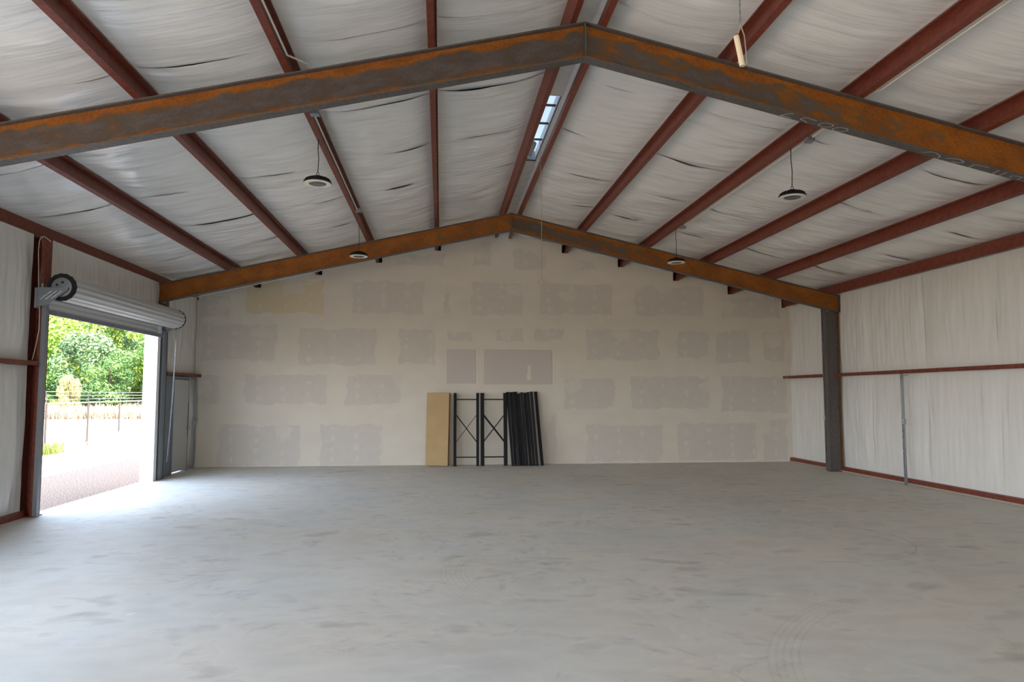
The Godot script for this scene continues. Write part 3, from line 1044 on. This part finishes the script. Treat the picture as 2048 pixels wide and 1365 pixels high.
	b.box(Vector3(-0.195, -3.378, -zlen - 0.05), Vector3(-0.185, -0.25, -zlen - 0.04))
	put("guide_plate", b, M.frame_grey, t)

	# hand chain at the far end: a loop of links
	var c := node("hand_chain", Vector3(-7.2, 3.378, -15.86))
	tag(c, "galvanised hand chain hanging beside the roll-up door, left of the side door", "chain")
	b = B.new()
	var y := -0.1
	var i := 0
	while y > -3.04:
		var s := -0.02 - 0.10 * pow((-y) / 3.04, 2.0)
		for dz: float in [-0.022, 0.022]:
			b.obox(Transform3D(Basis(Vector3(0, 1, 0), PI / 2 * ((i + int(dz > 0)) % 2)), Vector3(s, y, dz * (1.0 if y > -2.9 else 0.5))), Vector3(0.010, 0.030, 0.004))
		y -= 0.028
		i += 1
	put("links", b, M.galv, c).set_meta("kind", "stuff")

func fluted(b: B, r: float, z0: float, z1: float, n: int, deep: float) -> void:
	var seg := n * 8
	var g := []
	var us := []
	for s in seg + 1:
		us.append(float(s) / seg)
	for z: float in [z0, z1]:
		var row := []
		for s in seg + 1:
			var an := TAU * s / seg
			var rr := r - deep * 0.5 + deep * 0.5 * cos(an * n)
			row.append(Vector3(cos(an) * rr, sin(an) * rr, -z))
		g.append(row)
	b.sheet(g, us, [0.0, 1.0], true)

func ring_prism(b: B, outer: PackedVector2Array, rin: float, z0: float, z1: float) -> void:
	var n := outer.size()
	for k in n:
		var a := outer[k]
		var c := outer[(k + 1) % n]
		var ai := a.normalized() * rin
		var ci := c.normalized() * rin
		b.quad(Vector3(ai.x, ai.y, z1), Vector3(a.x, a.y, z1), Vector3(c.x, c.y, z1), Vector3(ci.x, ci.y, z1))
		b.quad(Vector3(a.x, a.y, z0), Vector3(ai.x, ai.y, z0), Vector3(ci.x, ci.y, z0), Vector3(c.x, c.y, z0))
		b.quad(Vector3(a.x, a.y, z1), Vector3(a.x, a.y, z0), Vector3(c.x, c.y, z0), Vector3(c.x, c.y, z1))
		b.quad(Vector3(ci.x, ci.y, z1), Vector3(ci.x, ci.y, z0), Vector3(ai.x, ai.y, z0), Vector3(ai.x, ai.y, z1))

# ---------------------------------------------------------------- grey door in the left wall
func side_door() -> void:
	var t := node("door_1", Vector3(-7.5, 0, -17.06))
	struct(t, "pale grey metal side door with a lever knob")
	var b := B.new()
	# frame: head and two posts
	b.box(Vector3(-0.12, 0, 0.455), Vector3(0.02, 2.19, 0.50))
	b.box(Vector3(-0.12, 0, -0.50), Vector3(0.02, 2.19, -0.455))
	b.box(Vector3(-0.12, 2.135, -0.455), Vector3(0.02, 2.19, 0.455))
	put("door_frame", b, M.frame_grey, t)
	b = B.new()
	b.bevel(Transform3D(Basis(), Vector3(0.0, 1.085, 0)), Vector3(0.045, 2.07, 0.90), 0.004)
	var leaf := put("door_leaf", b, M.door_grey, t)
	b = B.new()
	b.lathe([Vector2(0.034, 0.0), Vector2(0.034, 0.006), Vector2(0.012, 0.010), Vector2(0.012, 0.035), Vector2(0.028, 0.045), Vector2(0.030, 0.06), Vector2(0.02, 0.07), Vector2(0.0, 0.072)], Transform3D(Basis(Vector3(0, 0, 1), -PI / 2), Vector3(0.022, 1.0, -0.39)), 20)
	put("knob", b, M.chrome, leaf)
	b = B.new()
	b.box(Vector3(0.021, 0.82, -0.452), Vector3(0.028, 1.6, -0.44))
	put("weatherstrip", b, M.rubber, leaf)
	# grey steel panel between the column and the door
	b = B.new()
	b.box(Vector3(-7.56, 0, -16.555), Vector3(-7.50, 2.19, -16.02))
	b.box(Vector3(-7.50, 0, -16.06), Vector3(-7.46, 2.19, -16.02))
	struct(put("trim_3", b, M.frame_grey), "grey steel jamb panel left of the side door")

# ---------------------------------------------------------------- high-bay lamps
func lamps() -> void:
	var spots := [[-3.2, 4.56, -9.43, 5.158, "round high-bay lamp hanging left of the ridge, in front of the far frame"], [-3.2, 4.51, -14.17, 5.158, "smaller-looking round high-bay lamp seen against the left rafter of the far frame"], [3.2, 4.47, -9.13, 5.158, "round high-bay lamp hanging right of the ridge, nearer the viewpoint"], [3.2, 4.465, -13.96, 5.158, "round high-bay lamp seen against the right rafter of the far frame"]]
	for s: Array in spots:
		var t := node("high_bay_lamp", Vector3(s[0], s[1], s[2]))
		tag(t, s[4], "lamp", "hanging high-bay lamps")
		var b := B.new()
		b.lathe([Vector2(0.17, 0.0), Vector2(0.18, 0.012), Vector2(0.178, 0.028), Vector2(0.15, 0.048), Vector2(0.115, 0.062), Vector2(0.11, 0.075), Vector2(0.06, 0.085), Vector2(0.052, 0.10), Vector2(0.0, 0.102)], Transform3D(), 40)
		var h := put("housing", b, M.black, t)
		for k in 20:
			b = B.new()
			var an := TAU * k / 20.0
			b.obox(Transform3D(Basis(Vector3.UP, an), Vector3.ZERO) * Transform3D(Basis(Vector3(0, 0, 1), -0.5), Vector3(0.138, 0.058, 0)), Vector3(0.055, 0.018, 0.006))
			put("fin", b, M.black, h)
		b = B.new()
		ring_flat(b, 0.174, 0.115, -0.006, 0.004)
		put("light_ring", b, M.lens, t)
		b = B.new()
		b.lathe([Vector2(0.0, -0.012), Vector2(0.09, -0.012), Vector2(0.108, -0.004), Vector2(0.114, 0.006)], Transform3D(), 36)
		put("centre_cover", b, M.glass_dark, t)
		b = B.new()
		var ring := []
		for k in 17:
			var an := TAU * k / 16.0
			ring.append(Vector3(sin(an) * 0.017, 0.125 - cos(an) * 0.03, 0))
		b.tube(ring, 0.004, 6)
		put("hook", b, M.black, t)
		b = B.new()
		var l: float = s[3] - s[1]
		b.tube([Vector3(0, 0.15, 0), Vector3(0.008, 0.15 + (l - 0.15) * 0.4, 0.0), Vector3(-0.004, 0.15 + (l - 0.15) * 0.7, 0), Vector3(0, l, 0)], 0.0055, 6)
		put("cable", b, M.black, t)

func ring_flat(b: B, ro: float, ri: float, y0: float, y1: float) -> void:
	var n := 40
	for k in n:
		var a := TAU * k / n
		var c := TAU * (k + 1) / n
		var p := Vector3(cos(a), 0, -sin(a))
		var q := Vector3(cos(c), 0, -sin(c))
		var lo := Vector3(0, y0, 0)
		var hi := Vector3(0, y1, 0)
		b.quad(p * ri + lo, q * ri + lo, q * ro + lo, p * ro + lo)
		b.quad(p * ro + lo, q * ro + lo, q * ro + hi, p * ro + hi)
		b.quad(q * ri + lo, p * ri + lo, p * ri + hi, q * ri + hi)

# ---------------------------------------------------------------- conduits, boxes, cords
func services() -> void:
	# conduit and boxes along the second purlins
	var yb := RH - SLOPE * 3.158
	var b := B.new()
	b.tube([Vector3(-3.07, yb + 0.02, ZF - 0.1), Vector3(-3.125, yb + 0.02, -7.1), Vector3(-3.125, yb + 0.02, -7.25)], 0.011, 8)
	b = B.new()
	b.tube([Vector3(-3.13, yb + 0.03, ZF - 0.2), Vector3(-3.13, yb + 0.03, -7.15), Vector3(-3.04, yb + 0.06, -7.32), Vector3(-2.98, yb + 0.09, -7.45), Vector3(-3.02, yb + 0.09, -7.65), Vector3(-3.13, yb + 0.03, -7.85), Vector3(-3.13, yb + 0.03, -13.2)], 0.011, 8)
	tag(put("conduit", b, M.pvc), "pale conduit along the second purlin left of the ridge", "conduit")
	b = B.new()
	b.tube([Vector3(3.262, yb - 0.03, ZF - 0.2), Vector3(3.262, yb - 0.03, -7.2), Vector3(3.262, yb + 0.02, -7.4), Vector3(3.262, yb + 0.02, -7.7), Vector3(3.262, yb - 0.03, -7.9), Vector3(3.262, yb - 0.03, -13.66)], 0.011, 8)
	tag(put("conduit", b, M.pvc), "pale conduit along the second purlin right of the ridge", "conduit")
	for s: Array in [[-3.11, yb + 0.03, -8.62, "steel junction box on the left purlin just behind the near frame"], [-3.11, yb + 0.03, -13.25, "steel junction box above the left lamp by the far frame"], [3.26, yb - 0.03, -8.75, "steel junction box under the right purlin below the chalk numbers"], [3.26, yb - 0.03, -13.7, "steel junction box above the right lamp by the far frame"]]:
		var t := node("junction_box", Vector3(s[0], s[1], s[2]))
		tag(t, s[3], "junction box", "ceiling junction boxes")
		b = B.new()
		b.bevel(Transform3D(Basis(), Vector3.ZERO), Vector3(0.105, 0.06, 0.105), 0.006)
		put("box_body", b, M.galv, t)
		b = B.new()
		b.bevel(Transform3D(Basis(), Vector3(0, -0.033, 0)), Vector3(0.11, 0.006, 0.11), 0.002)
		put("cover_plate", b, M.galv, t)
		b = B.new()
		b.tube([Vector3(0.0, 0.0, 0.05), Vector3(0.0, 0.0, 0.09)], 0.016, 10)
		put("connector", b, M.chrome, t)

	# vent cord with a forked end
	var t2 := node("hanging_cord", Vector3(0.096, 3.706, -11.6))
	tag(t2, "thin vent cord with a forked wire end hanging before the drywall", "cord")
	b = B.new()
	b.tube([Vector3(-0.006, 2.42, -0.18), Vector3(0.004, 1.2, -0.06), Vector3(0, 0, 0)], 0.005, 6)
	put("cord_line", b, M.cord, t2)
	b = B.new()
	b.tube([Vector3(-0.075, -0.088, 0), Vector3(0, 0, 0), Vector3(0.075, -0.088, 0)], 0.005, 6)
	put("fork", b, M.cord, t2)

	# chain with a cream handle near the viewpoint
	var t3 := node("pull_chain", Vector3(0.0986, 3.602, -3.7))
	tag(t3, "twisted steel pull chain with a cream wooden handle near the ridge", "chain")
	b = B.new()
	var y := 0.24
	var k := 0
	while y < 2.44:
		b.obox(Transform3D(Basis(Vector3.UP, PI / 2 * (k % 2)), Vector3(-0.004, y, 0)), Vector3(0.010, 0.024, 0.0035))
		y += 0.0205
		k += 1
	put("chain_links", b, M.galv, t3).set_meta("kind", "stuff")
	b = B.new()
	b.tube([Vector3(-0.030, 0.18, 0.0), Vector3(0.002, 0.01, 0.0)], 0.0155, 14)
	put("handle", b, M.cream, t3)
	b = B.new()
	b.tube([Vector3(-0.004, 0.25, 0), Vector3(-0.014, 0.205, 0), Vector3(-0.028, 0.18, 0)], 0.004, 6)
	b.tube([Vector3(-0.004, 0.25, 0), Vector3(0.012, 0.18, 0.012), Vector3(0.020, 0.08, 0.012), Vector3(0.022, 0.02, 0.012), Vector3(0.006, 0.003, 0)], 0.0035, 6)
	put("rope_loop", b, M.cord, t3)

	# slotted strut channels with outlet boxes
	for s: Array in [[7.60, -13.37, 2.2, 1.245, 1.0, "slotted steel strut with an outlet box on the right wall, between column and picture edge"], [7.52, -16.12, 3.9, 1.24, 1.0, "slotted steel strut with an outlet box behind the far right column"], [-7.54, -18.05, 2.2, 1.14, -1.0, "slotted steel strut with outlet boxes in the corner by the side door"]]:
		var t := node("strut_channel", Vector3(s[0], 0, s[1]))
		tag(t, s[5], "strut")
		var h: float = s[2]
		b = B.new()
		var f: float = -s[4]   # towards the room
		for zz: float in [-0.0205, 0.0175]:
			b.box(Vector3(minf(0, f * 0.04), 0.0, zz), Vector3(maxf(0, f * 0.04), h, zz + 0.003))
		# slotted back: bridges between the slots
		var yy := 0.0
		while yy < h:
			b.box(Vector3(-0.0015, yy, -0.0205), Vector3(0.0015, minf(yy + 0.026, h), 0.0205))
			b.box(Vector3(f * 0.04 - 0.0015, yy, -0.0205), Vector3(f * 0.04 + 0.0015, minf(yy + 0.03, h), 0.0205))
			yy += 0.055
		put("channel", b, M.galv, t)
		b = B.new()
		b.bevel(Transform3D(Basis(), Vector3(f * 0.055, s[3], 0.055)), Vector3(0.055, 0.115, 0.075), 0.005)
		var bx := put("outlet_box", b, M.galv, t)
		for dy: float in [-0.026, 0.026]:
			b = B.new()
			b.bevel(Transform3D(Basis(), Vector3(f * 0.0835, s[3] + dy, 0.055)), Vector3(0.004, 0.034, 0.034), 0.0015)
			put("socket", b, M.pvc, bx)
		b = B.new()
		b.tube([Vector3(f * 0.05, s[3] + 0.055, 0.035), Vector3(f * 0.05, s[3] + 0.2, 0.02), Vector3(f * 0.05, h - 0.15 if h < 3 else 2.05, 0.02), Vector3(f * 0.04, h - 0.06 if h < 3 else 2.14, 0.06), Vector3(f * 0.0, h - 0.03 if h < 3 else 2.17, 0.16)], 0.008, 8)
		put("cable_drop", b, M.galv, t)
	# corner pipe beside the drywall
	b = B.new()
	b.tube([Vector3(-7.555, 0.05, -18.2), Vector3(-7.555, 4.05, -18.2)], 0.017, 8)
	tag(put("corner_pipe", b, M.pvc), "pale vertical pipe in the left corner of the drywall", "pipe")
	b = B.new()
	b.tube([Vector3(-7.371, 4.06, -11.13), Vector3(-7.468, 4.135, -11.13), Vector3(-7.515, 4.125, -11.13), Vector3(-7.54, 4.06, -11.135), Vector3(-7.549, 3.935, -11.14), Vector3(-7.522, 3.40, -11.14), Vector3(-7.49, 3.0, -11.14), Vector3(-7.486, 2.737, -11.14), Vector3(-7.52, 2.50, -11.14), Vector3(-7.56, 2.29, -11.14)], 0.006, 6)
	tag(put("loose_wire", b, M.pvc), "loose white wire curling down the dark red door post", "wire")
	# white conduit along the top of the drywall, left slope
	b = B.new()
	b.tube([Vector3(-7.45, RH - 0.09 - SLOPE * 7.45, -17.6), Vector3(-3.2, RH - 0.05 - SLOPE * 3.2, -17.6)], 0.012, 8)
	tag(put("conduit", b, M.pvc), "pale conduit running up the slope in front of the drywall", "conduit")

# ---------------------------------------------------------------- things leaning on the drywall
func leaning_things() -> void:
	# tall cardboard carton
	var t := node("cardboard_carton", Vector3(-1.645, 0.005, -17.90))
	tag(t, "tall flat brown cardboard carton leaning on the drywall", "carton")
	t.rotation.y = deg_to_rad(-13)
	var tilt := Basis(Vector3(1, 0, 0), -atan(0.14 / 1.8))
	var b := B.new()
	b.bevel(Transform3D(tilt, Vector3(0, 0.915, 0) + Vector3(0, 0, -0.075)), Vector3(0.57, 1.80, 0.13), 0.006)
	put("carton_body", b, M.card, t)
	b = B.new()
	b.obox(Transform3D(tilt, Vector3(0.2865, 0.915, -0.075)), Vector3(0.003, 1.79, 0.112))
	put("side_flap", b, M.card_edge, t)

	# shelf uprights: two posts, two rails and a cross brace each
	var ups := [[-1.20, -0.63, 0.0, "black shelf upright frame next to the cardboard carton"], [-0.525, 0.06, 0.0, "black shelf upright frame next to the black beams"], [-0.50, 0.085, -0.045, "black shelf upright frame half hidden behind the one by the beams"]]
	for u: Array in ups:
		var f := node("shelf_upright", Vector3((u[0] + u[1]) / 2, 0, -17.93 + u[2]))
		tag(f, u[3], "shelf frame", "black shelf upright frames")
		var w: float = (u[1] - u[0]) / 2
		f.rotation.x = -atan(0.19 / 1.82)
		for s: float in [-1.0, 1.0]:
			b = B.new()
			b.box(Vector3(s * w - 0.036, 0.008, -0.004), Vector3(s * w + 0.036, 1.83, 0.004))
			b.box(Vector3(s * w - 0.036, 0.008, -0.036), Vector3(s * w - 0.030, 1.83, -0.004))
			b.box(Vector3(s * w + 0.030, 0.008, -0.036), Vector3(s * w + 0.036, 1.83, -0.004))
			var post := put("post", b, M.black, f)
			b = B.new()
			b.box(Vector3(s * w - 0.045, 0.0, -0.045), Vector3(s * w + 0.045, 0.008, 0.01))
			put("foot", b, M.black, post)
		for y: float in [0.22, 1.665]:
			b = B.new()
			b.box(Vector3(-w + 0.03, y - 0.014, -0.022), Vector3(w - 0.03, y + 0.014, -0.010))
			put("rail", b, M.black, f)
		for s: float in [-1.0, 1.0]:
			b = B.new()
			var a := Vector3(-s * (w - 0.03), 0.60, -0.016 - 0.004 * s)
			var c := Vector3(s * (w - 0.03), 1.27, -0.016 - 0.004 * s)
			var o := along(a, c, Vector3(0, 0, 1))
			b.obox(o, Vector3((c - a).length(), 0.006, 0.026 if s < 0 else 0.014))
			put("brace", b, M.black, f)

	# a stack of black shelf beams
	var tops := [0.135, 0.215, 0.275, 0.345, 0.42, 0.50, 0.585, 0.665, 0.75, 0.865]
	var bots := [0.245, 0.325, 0.395, 0.47, 0.535, 0.61, 0.70, 0.785, 0.86, 0.99]
	var hs := [1.84, 1.835, 1.84, 1.845, 1.80, 1.83, 1.82, 1.835, 1.85, 1.85]
	var w2 := ["leftmost of the black shelf beams leaning on the drywall", "second black shelf beam from the upright frames", "third black shelf beam from the upright frames", "fourth black shelf beam from the upright frames", "fifth black shelf beam from the upright frames, a little short", "sixth black shelf beam, in the middle of the leaning bundle", "fourth black shelf beam from the right end of the bundle", "third black shelf beam from the right end of the bundle", "second black shelf beam from the right end of the bundle", "rightmost black shelf beam, leaning apart from the bundle"]
	for k in tops.size():
		var o := node("shelf_beam", Vector3(bots[k], 0.0, -17.86 - 0.035 * (k % 2)))
		tag(o, w2[k], "beam", "black shelf beams leaning on the drywall")
		var top := Vector3(tops[k] - bots[k], hs[k], -0.33 + 0.035 * (k % 2))
		var yv := top.normalized()
		var zv := Vector3(0, 0, 1).slide(yv).normalized().rotated(yv, 0.15 * sin(k * 2.3))
		o.basis = Basis(yv.cross(zv), yv, zv)
		b = B.new()
		var L := top.length()
		b.box(Vector3(-0.032, 0.012, 0.0), Vector3(0.032, L - 0.01, 0.006))
		b.box(Vector3(-0.032, 0.012, -0.04), Vector3(-0.026, L - 0.01, 0.0))
		b.box(Vector3(0.0, 0.012, 0.006), Vector3(0.032, L - 0.01, 0.018))
		put("channel", b, M.black, o)
		for y: float in [0.006, L - 0.004]:
			b = B.new()
			b.obox(Transform3D(Basis(), Vector3(0, y, -0.01)), Vector3(0.07, 0.012, 0.065))
			put("end_plate", b, M.black, o)

# ---------------------------------------------------------------- outside
func outside() -> void:
	var gy := -0.12
	var gravel := tri_mat(ramp_tex(81, 0.16, 4, [Color(0.45, 0.39, 0.33), Color(0.56, 0.50, 0.435), Color(0.62, 0.57, 0.50), Color(0.68, 0.635, 0.57)], [0.25, 0.45, 0.58, 0.8]), 0.6, 0.95)
	var b := B.new()
	b.quad(Vector3(-180, gy, 120), Vector3(-7.66, gy, 120), Vector3(-7.66, gy, -200), Vector3(-180, gy, -200))
	b.quad(Vector3(7.84, gy, 120), Vector3(120, gy, 120), Vector3(120, gy, -200), Vector3(7.84, gy, -200))
	b.quad(Vector3(-7.66, gy, 120), Vector3(7.84, gy, 120), Vector3(7.84, gy, ZF), Vector3(-7.66, gy, ZF))
	b.quad(Vector3(-7.66, gy, -20.5), Vector3(7.84, gy, -20.5), Vector3(7.84, gy, -200), Vector3(-7.66, gy, -200))
	var yard := put("ground", b, gravel)
	struct(yard, "pale gravel yard with a reddish strip toned dark for the building shade")
	b = B.new()
	var outer := noise(82, 0.6, 3)
	var g := []
	var vs := []
	for j in 160:
		var z := 20.0 - 0.4 * j
		var x1 := -10.9 + outer.get_noise_1d(z) * 1.2
		vs.append(z)
		var row := []
		for i in 9:
			var x := lerpf(-7.66, x1, i / 8.0)
			row.append(Vector3(x, gy + 0.006 + 0.006 * outer.get_noise_2d(x * 4.0, z * 4.0), z))
		g.append(row)
	b.sheet(g, range(9), vs, true)
	put("shade_tinted_gravel", b, tri_mat(ramp_tex(83, 0.13, 4, [Color(0.28, 0.20, 0.15), Color(0.43, 0.32, 0.245), Color(0.52, 0.41, 0.325), Color(0.66, 0.57, 0.48)], [0.28, 0.45, 0.58, 0.75]), 0.42, 0.95), yard)  # reddish gravel, toned darker in its colour for the building shade

	# fence with three strands of barbed wire
	var P := [Vector3(-13.85, gy, -20.75), Vector3(-14.35, gy, -24.7), Vector3(-14.87, gy, -28.6), Vector3(-15.40, gy, -32.5), Vector3(-15.92, gy, -36.4)]
	var dark := mat(Color(0.20, 0.18, 0.17), 0.6)
	var f := node("yard_fence", P[0])
	tag(f, "yard fence of dark posts, a top rail and three barbed wires", "fence")
	for p: Vector3 in P:
		b = B.new()
		var o: Vector3 = p - P[0]
		b.tube([o, o + Vector3(0, 1.62, 0)], 0.034, 10)
		b.tube([o + Vector3(0, 1.62, 0), o + Vector3(-0.05, 2.03, 0)], 0.014, 6)
		put("post", b, dark, f)
	b = B.new()
	b.tube([Vector3(0, 1.60, 0), P[4] - P[0] + Vector3(0, 1.60, 0)], 0.024, 8)
	put("top_rail", b, M.galv, f)
	for k in 3:
		b = B.new()
		b.tube([Vector3(-0.02 * k, 1.73 + 0.13 * k, 0), P[4] - P[0] + Vector3(-0.02 * k, 1.73 + 0.13 * k, 0)], 0.007, 5)
		put("barbed_wire", b, M.galv, f)

	# dry grass: along the fence and across the field
	var straw := mat(Color(0.64, 0.57, 0.49), 0.9)
	straw.backlight_enabled = true
	straw.backlight = Color(0.26, 0.22, 0.17)
	var green := mat(Color(0.36, 0.42, 0.20), 0.9)
	green.backlight_enabled = true
	green.backlight = Color(0.14, 0.17, 0.07)
	var blade := B.new()
	for k in 5:
		var an := k * 1.26
		var d := Vector3(cos(an), 0, sin(an))
		var s := Vector3(-d.z, 0, d.x) * 0.012
		var tip := d * (0.10 + 0.05 * (k % 3)) + Vector3(0, 0.30 + 0.06 * (k % 2), 0)
		blade.quad(-s + d * 0.02, s + d * 0.02, tip * 0.6 + s * 0.7 + Vector3(0, 0.06, 0), tip * 0.6 - s * 0.7 + Vector3(0, 0.06, 0))
		blade.tri(tip * 0.6 - s * 0.7 + Vector3(0, 0.06, 0), tip * 0.6 + s * 0.7 + Vector3(0, 0.06, 0), tip)
	grass("dry_grass", blade, straw, 900, func() -> Vector3: return Vector3(-14.6 + rng.randf_range(-0.9, 0.5), gy, rng.randf_range(-36, -21)), 0.5, 1.0, "dry grass tufts along the foot of the fence")
	grass("green_weeds", blade, green, 160, func() -> Vector3: return Vector3(-14.3 + rng.randf_range(-0.6, 0.5), gy, [-24.4, -24.2, -33.6, -34.4][rng.randi() % 4] + rng.randf_range(-0.6, 0.6)), 0.8, 1.3, "green weeds sprouting by the fence posts")
	grass("field_grass", blade, straw, 9000, func() -> Vector3:
		var z := rng.randf_range(-74, -58)
		return Vector3(z * 0.47 + rng.randf_range(-11, 9), gy, z), 1.7, 3.0, "tall dry straw-coloured grass across the field")

	# trees beyond the field
	var kinds := [[Color(0.39, 0.51, 0.19), "bright green"], [Color(0.47, 0.55, 0.23), "yellow-green"], [Color(0.29, 0.41, 0.22), "dark green"], [Color(0.35, 0.45, 0.31), "grey-green"], [Color(0.60, 0.57, 0.39), "pale yellow"]]
	var leafm := []
	for k: Array in kinds:
		var m := mat(k[0], 0.6, 0.0, 0.3)
		m.backlight_enabled = true
		m.backlight = (k[0] as Color).lightened(0.1) * 0.7
		leafm.append(m)
	var bark := mat(Color(0.30, 0.25, 0.20), 0.95)
	var crowns := []
	for k in 3:
		crowns.append(crown(500 + k))
	# x, z, height, width, kind, label
	var T := [[-42, -74, 11.5, 9.5, 0, "bright green tree behind the leftmost fence post in the doorway"],
		[-37.5, -79, 12.6, 9.0, 1, "tall yellow-green tree rising in the doorway left of centre"],
		[-33.5, -70, 8.0, 7.5, 3, "grey-green bushy tree in the middle of the doorway"],
		[-35.5, -88, 13.5, 10, 0, "tall bright green tree far behind the middle fence post"],
		[-29.5, -74, 10.5, 8.5, 1, "yellow-green tree right of centre in the doorway"],
		[-30.5, -66, 6.0, 6.0, 2, "low dark green tree beyond the right fence post"],
		[-27.5, -72, 9.5, 7.5, 0, "bright green tree next to the white door jamb"],
		[-45, -84, 13, 11, 1, "broad yellow-green tree half hidden by the door guide"],
		[-25.0, -66, 8.5, 7, 2, "dark green tree hidden behind the white door jamb"],
		[-38.5, -68, 5.5, 6.5, 2, "dark green shrubby tree low behind the left fence post"],
		[-31.4, -61, 3.6, 2.2, 4, "slim pale yellow young tree in front of the woods"],
		[-32.9, -63.5, 1.9, 2.6, 1, "low yellow-green bush beside the pale young tree"],
		[-31.5, -82, 12.8, 10, 3, "grey-green tree far back right of centre"],
		[-41, -94, 15, 12, 0, "tallest bright green tree at the back of the woods"],
		[-36, -98, 15.5, 13, 1, "yellow-green tree closing the view at the back"],
		[-50, -68, 11, 10, 0, "bright green tree just left of the doorway view"],
		[-57, -60, 12, 11, 2, "dark green tree farther left along the woods"],
		[-63, -49, 12, 12, 1, "yellow-green tree at the left end of the woods"],
		[-55, -80, 14, 12, 3, "grey-green tree behind the left part of the woods"],
		[-19, -74, 11, 10, 0, "bright green tree right of the white door jamb, out of the doorway view"]]
	for q: Array in T:
		var o := node("leafy_tree", Vector3(q[0], gy, q[1]))
		tag(o, q[5], "tree", "trees beyond the field")
		var m := MeshInstance3D.new()
		m.name = "foliage"
		m.mesh = crowns[rng.randi() % 3]
		m.material_override = leafm[q[4]]
		m.set_meta("kind", "stuff")
		o.add_child(m, true)
		m.scale = Vector3(q[3], q[2], q[3])
		m.rotation.y = rng.randf() * TAU
		b = B.new()
		b.tube([Vector3.ZERO, Vector3(0.1, q[2] * 0.3, 0), Vector3(-0.05, q[2] * 0.7, 0.1)], 0.02 * q[2], 7)
		put("trunk", b, bark, o)

func grass(called: String, blade: B, m: Material, n: int, where: Callable, s0: float, s1: float, label: String) -> void:
	var mm := MultiMesh.new()
	mm.transform_format = MultiMesh.TRANSFORM_3D
	mm.mesh = mesh_of([[blade, m]])
	mm.instance_count = n
	for k in n:
		var s := rng.randf_range(s0, s1)
		mm.set_instance_transform(k, Transform3D(Basis(Vector3.UP, rng.randf() * TAU).scaled(Vector3(s, s * rng.randf_range(0.7, 1.2), s)), where.call()))
	var o := MultiMeshInstance3D.new()
	o.name = called
	o.multimesh = mm
	add_child(o)
	o.set_meta("kind", "stuff")
	o.set_meta("label", label)
	o.set_meta("category", "grass")

func crown(sd: int) -> ArrayMesh:   # leaves of a crown of unit height and width
	var r := RandomNumberGenerator.new()
	r.seed = sd
	var b := B.new()
	var lobes := []
	for k in 26:
		var y := r.randf_range(0.10, 0.90)
		var w := 0.40 * sqrt(maxf(0.05, 1.0 - pow((y - 0.42) / 0.58, 2.0)))
		var an := r.randf() * TAU
		var d := sqrt(r.randf()) * w
		lobes.append([Vector3(cos(an) * d, y, sin(an) * d), r.randf_range(0.09, 0.16)])
	for k in 9000:
		var l: Array = lobes[r.randi() % lobes.size()]
		var d := Vector3(r.randfn(), r.randfn(), r.randfn()).normalized()
		var p: Vector3 = l[0] + d * l[1] * pow(r.randf(), 0.25)
		if p.y < 0.01:
			continue
		var a := Vector3(r.randfn(), r.randfn() * 0.6, r.randfn()).normalized()
		var nn := (d + Vector3(r.randfn(), r.randfn() + 0.6, r.randfn()) * 0.6).normalized()
		a = a.slide(nn).normalized()
		var c := nn.cross(a)
		var s := r.randf_range(0.012, 0.026)
		b.quad(p - a * s, p - c * s * 0.55, p + a * s, p + c * s * 0.55)
	return mesh_of([[b, null]])
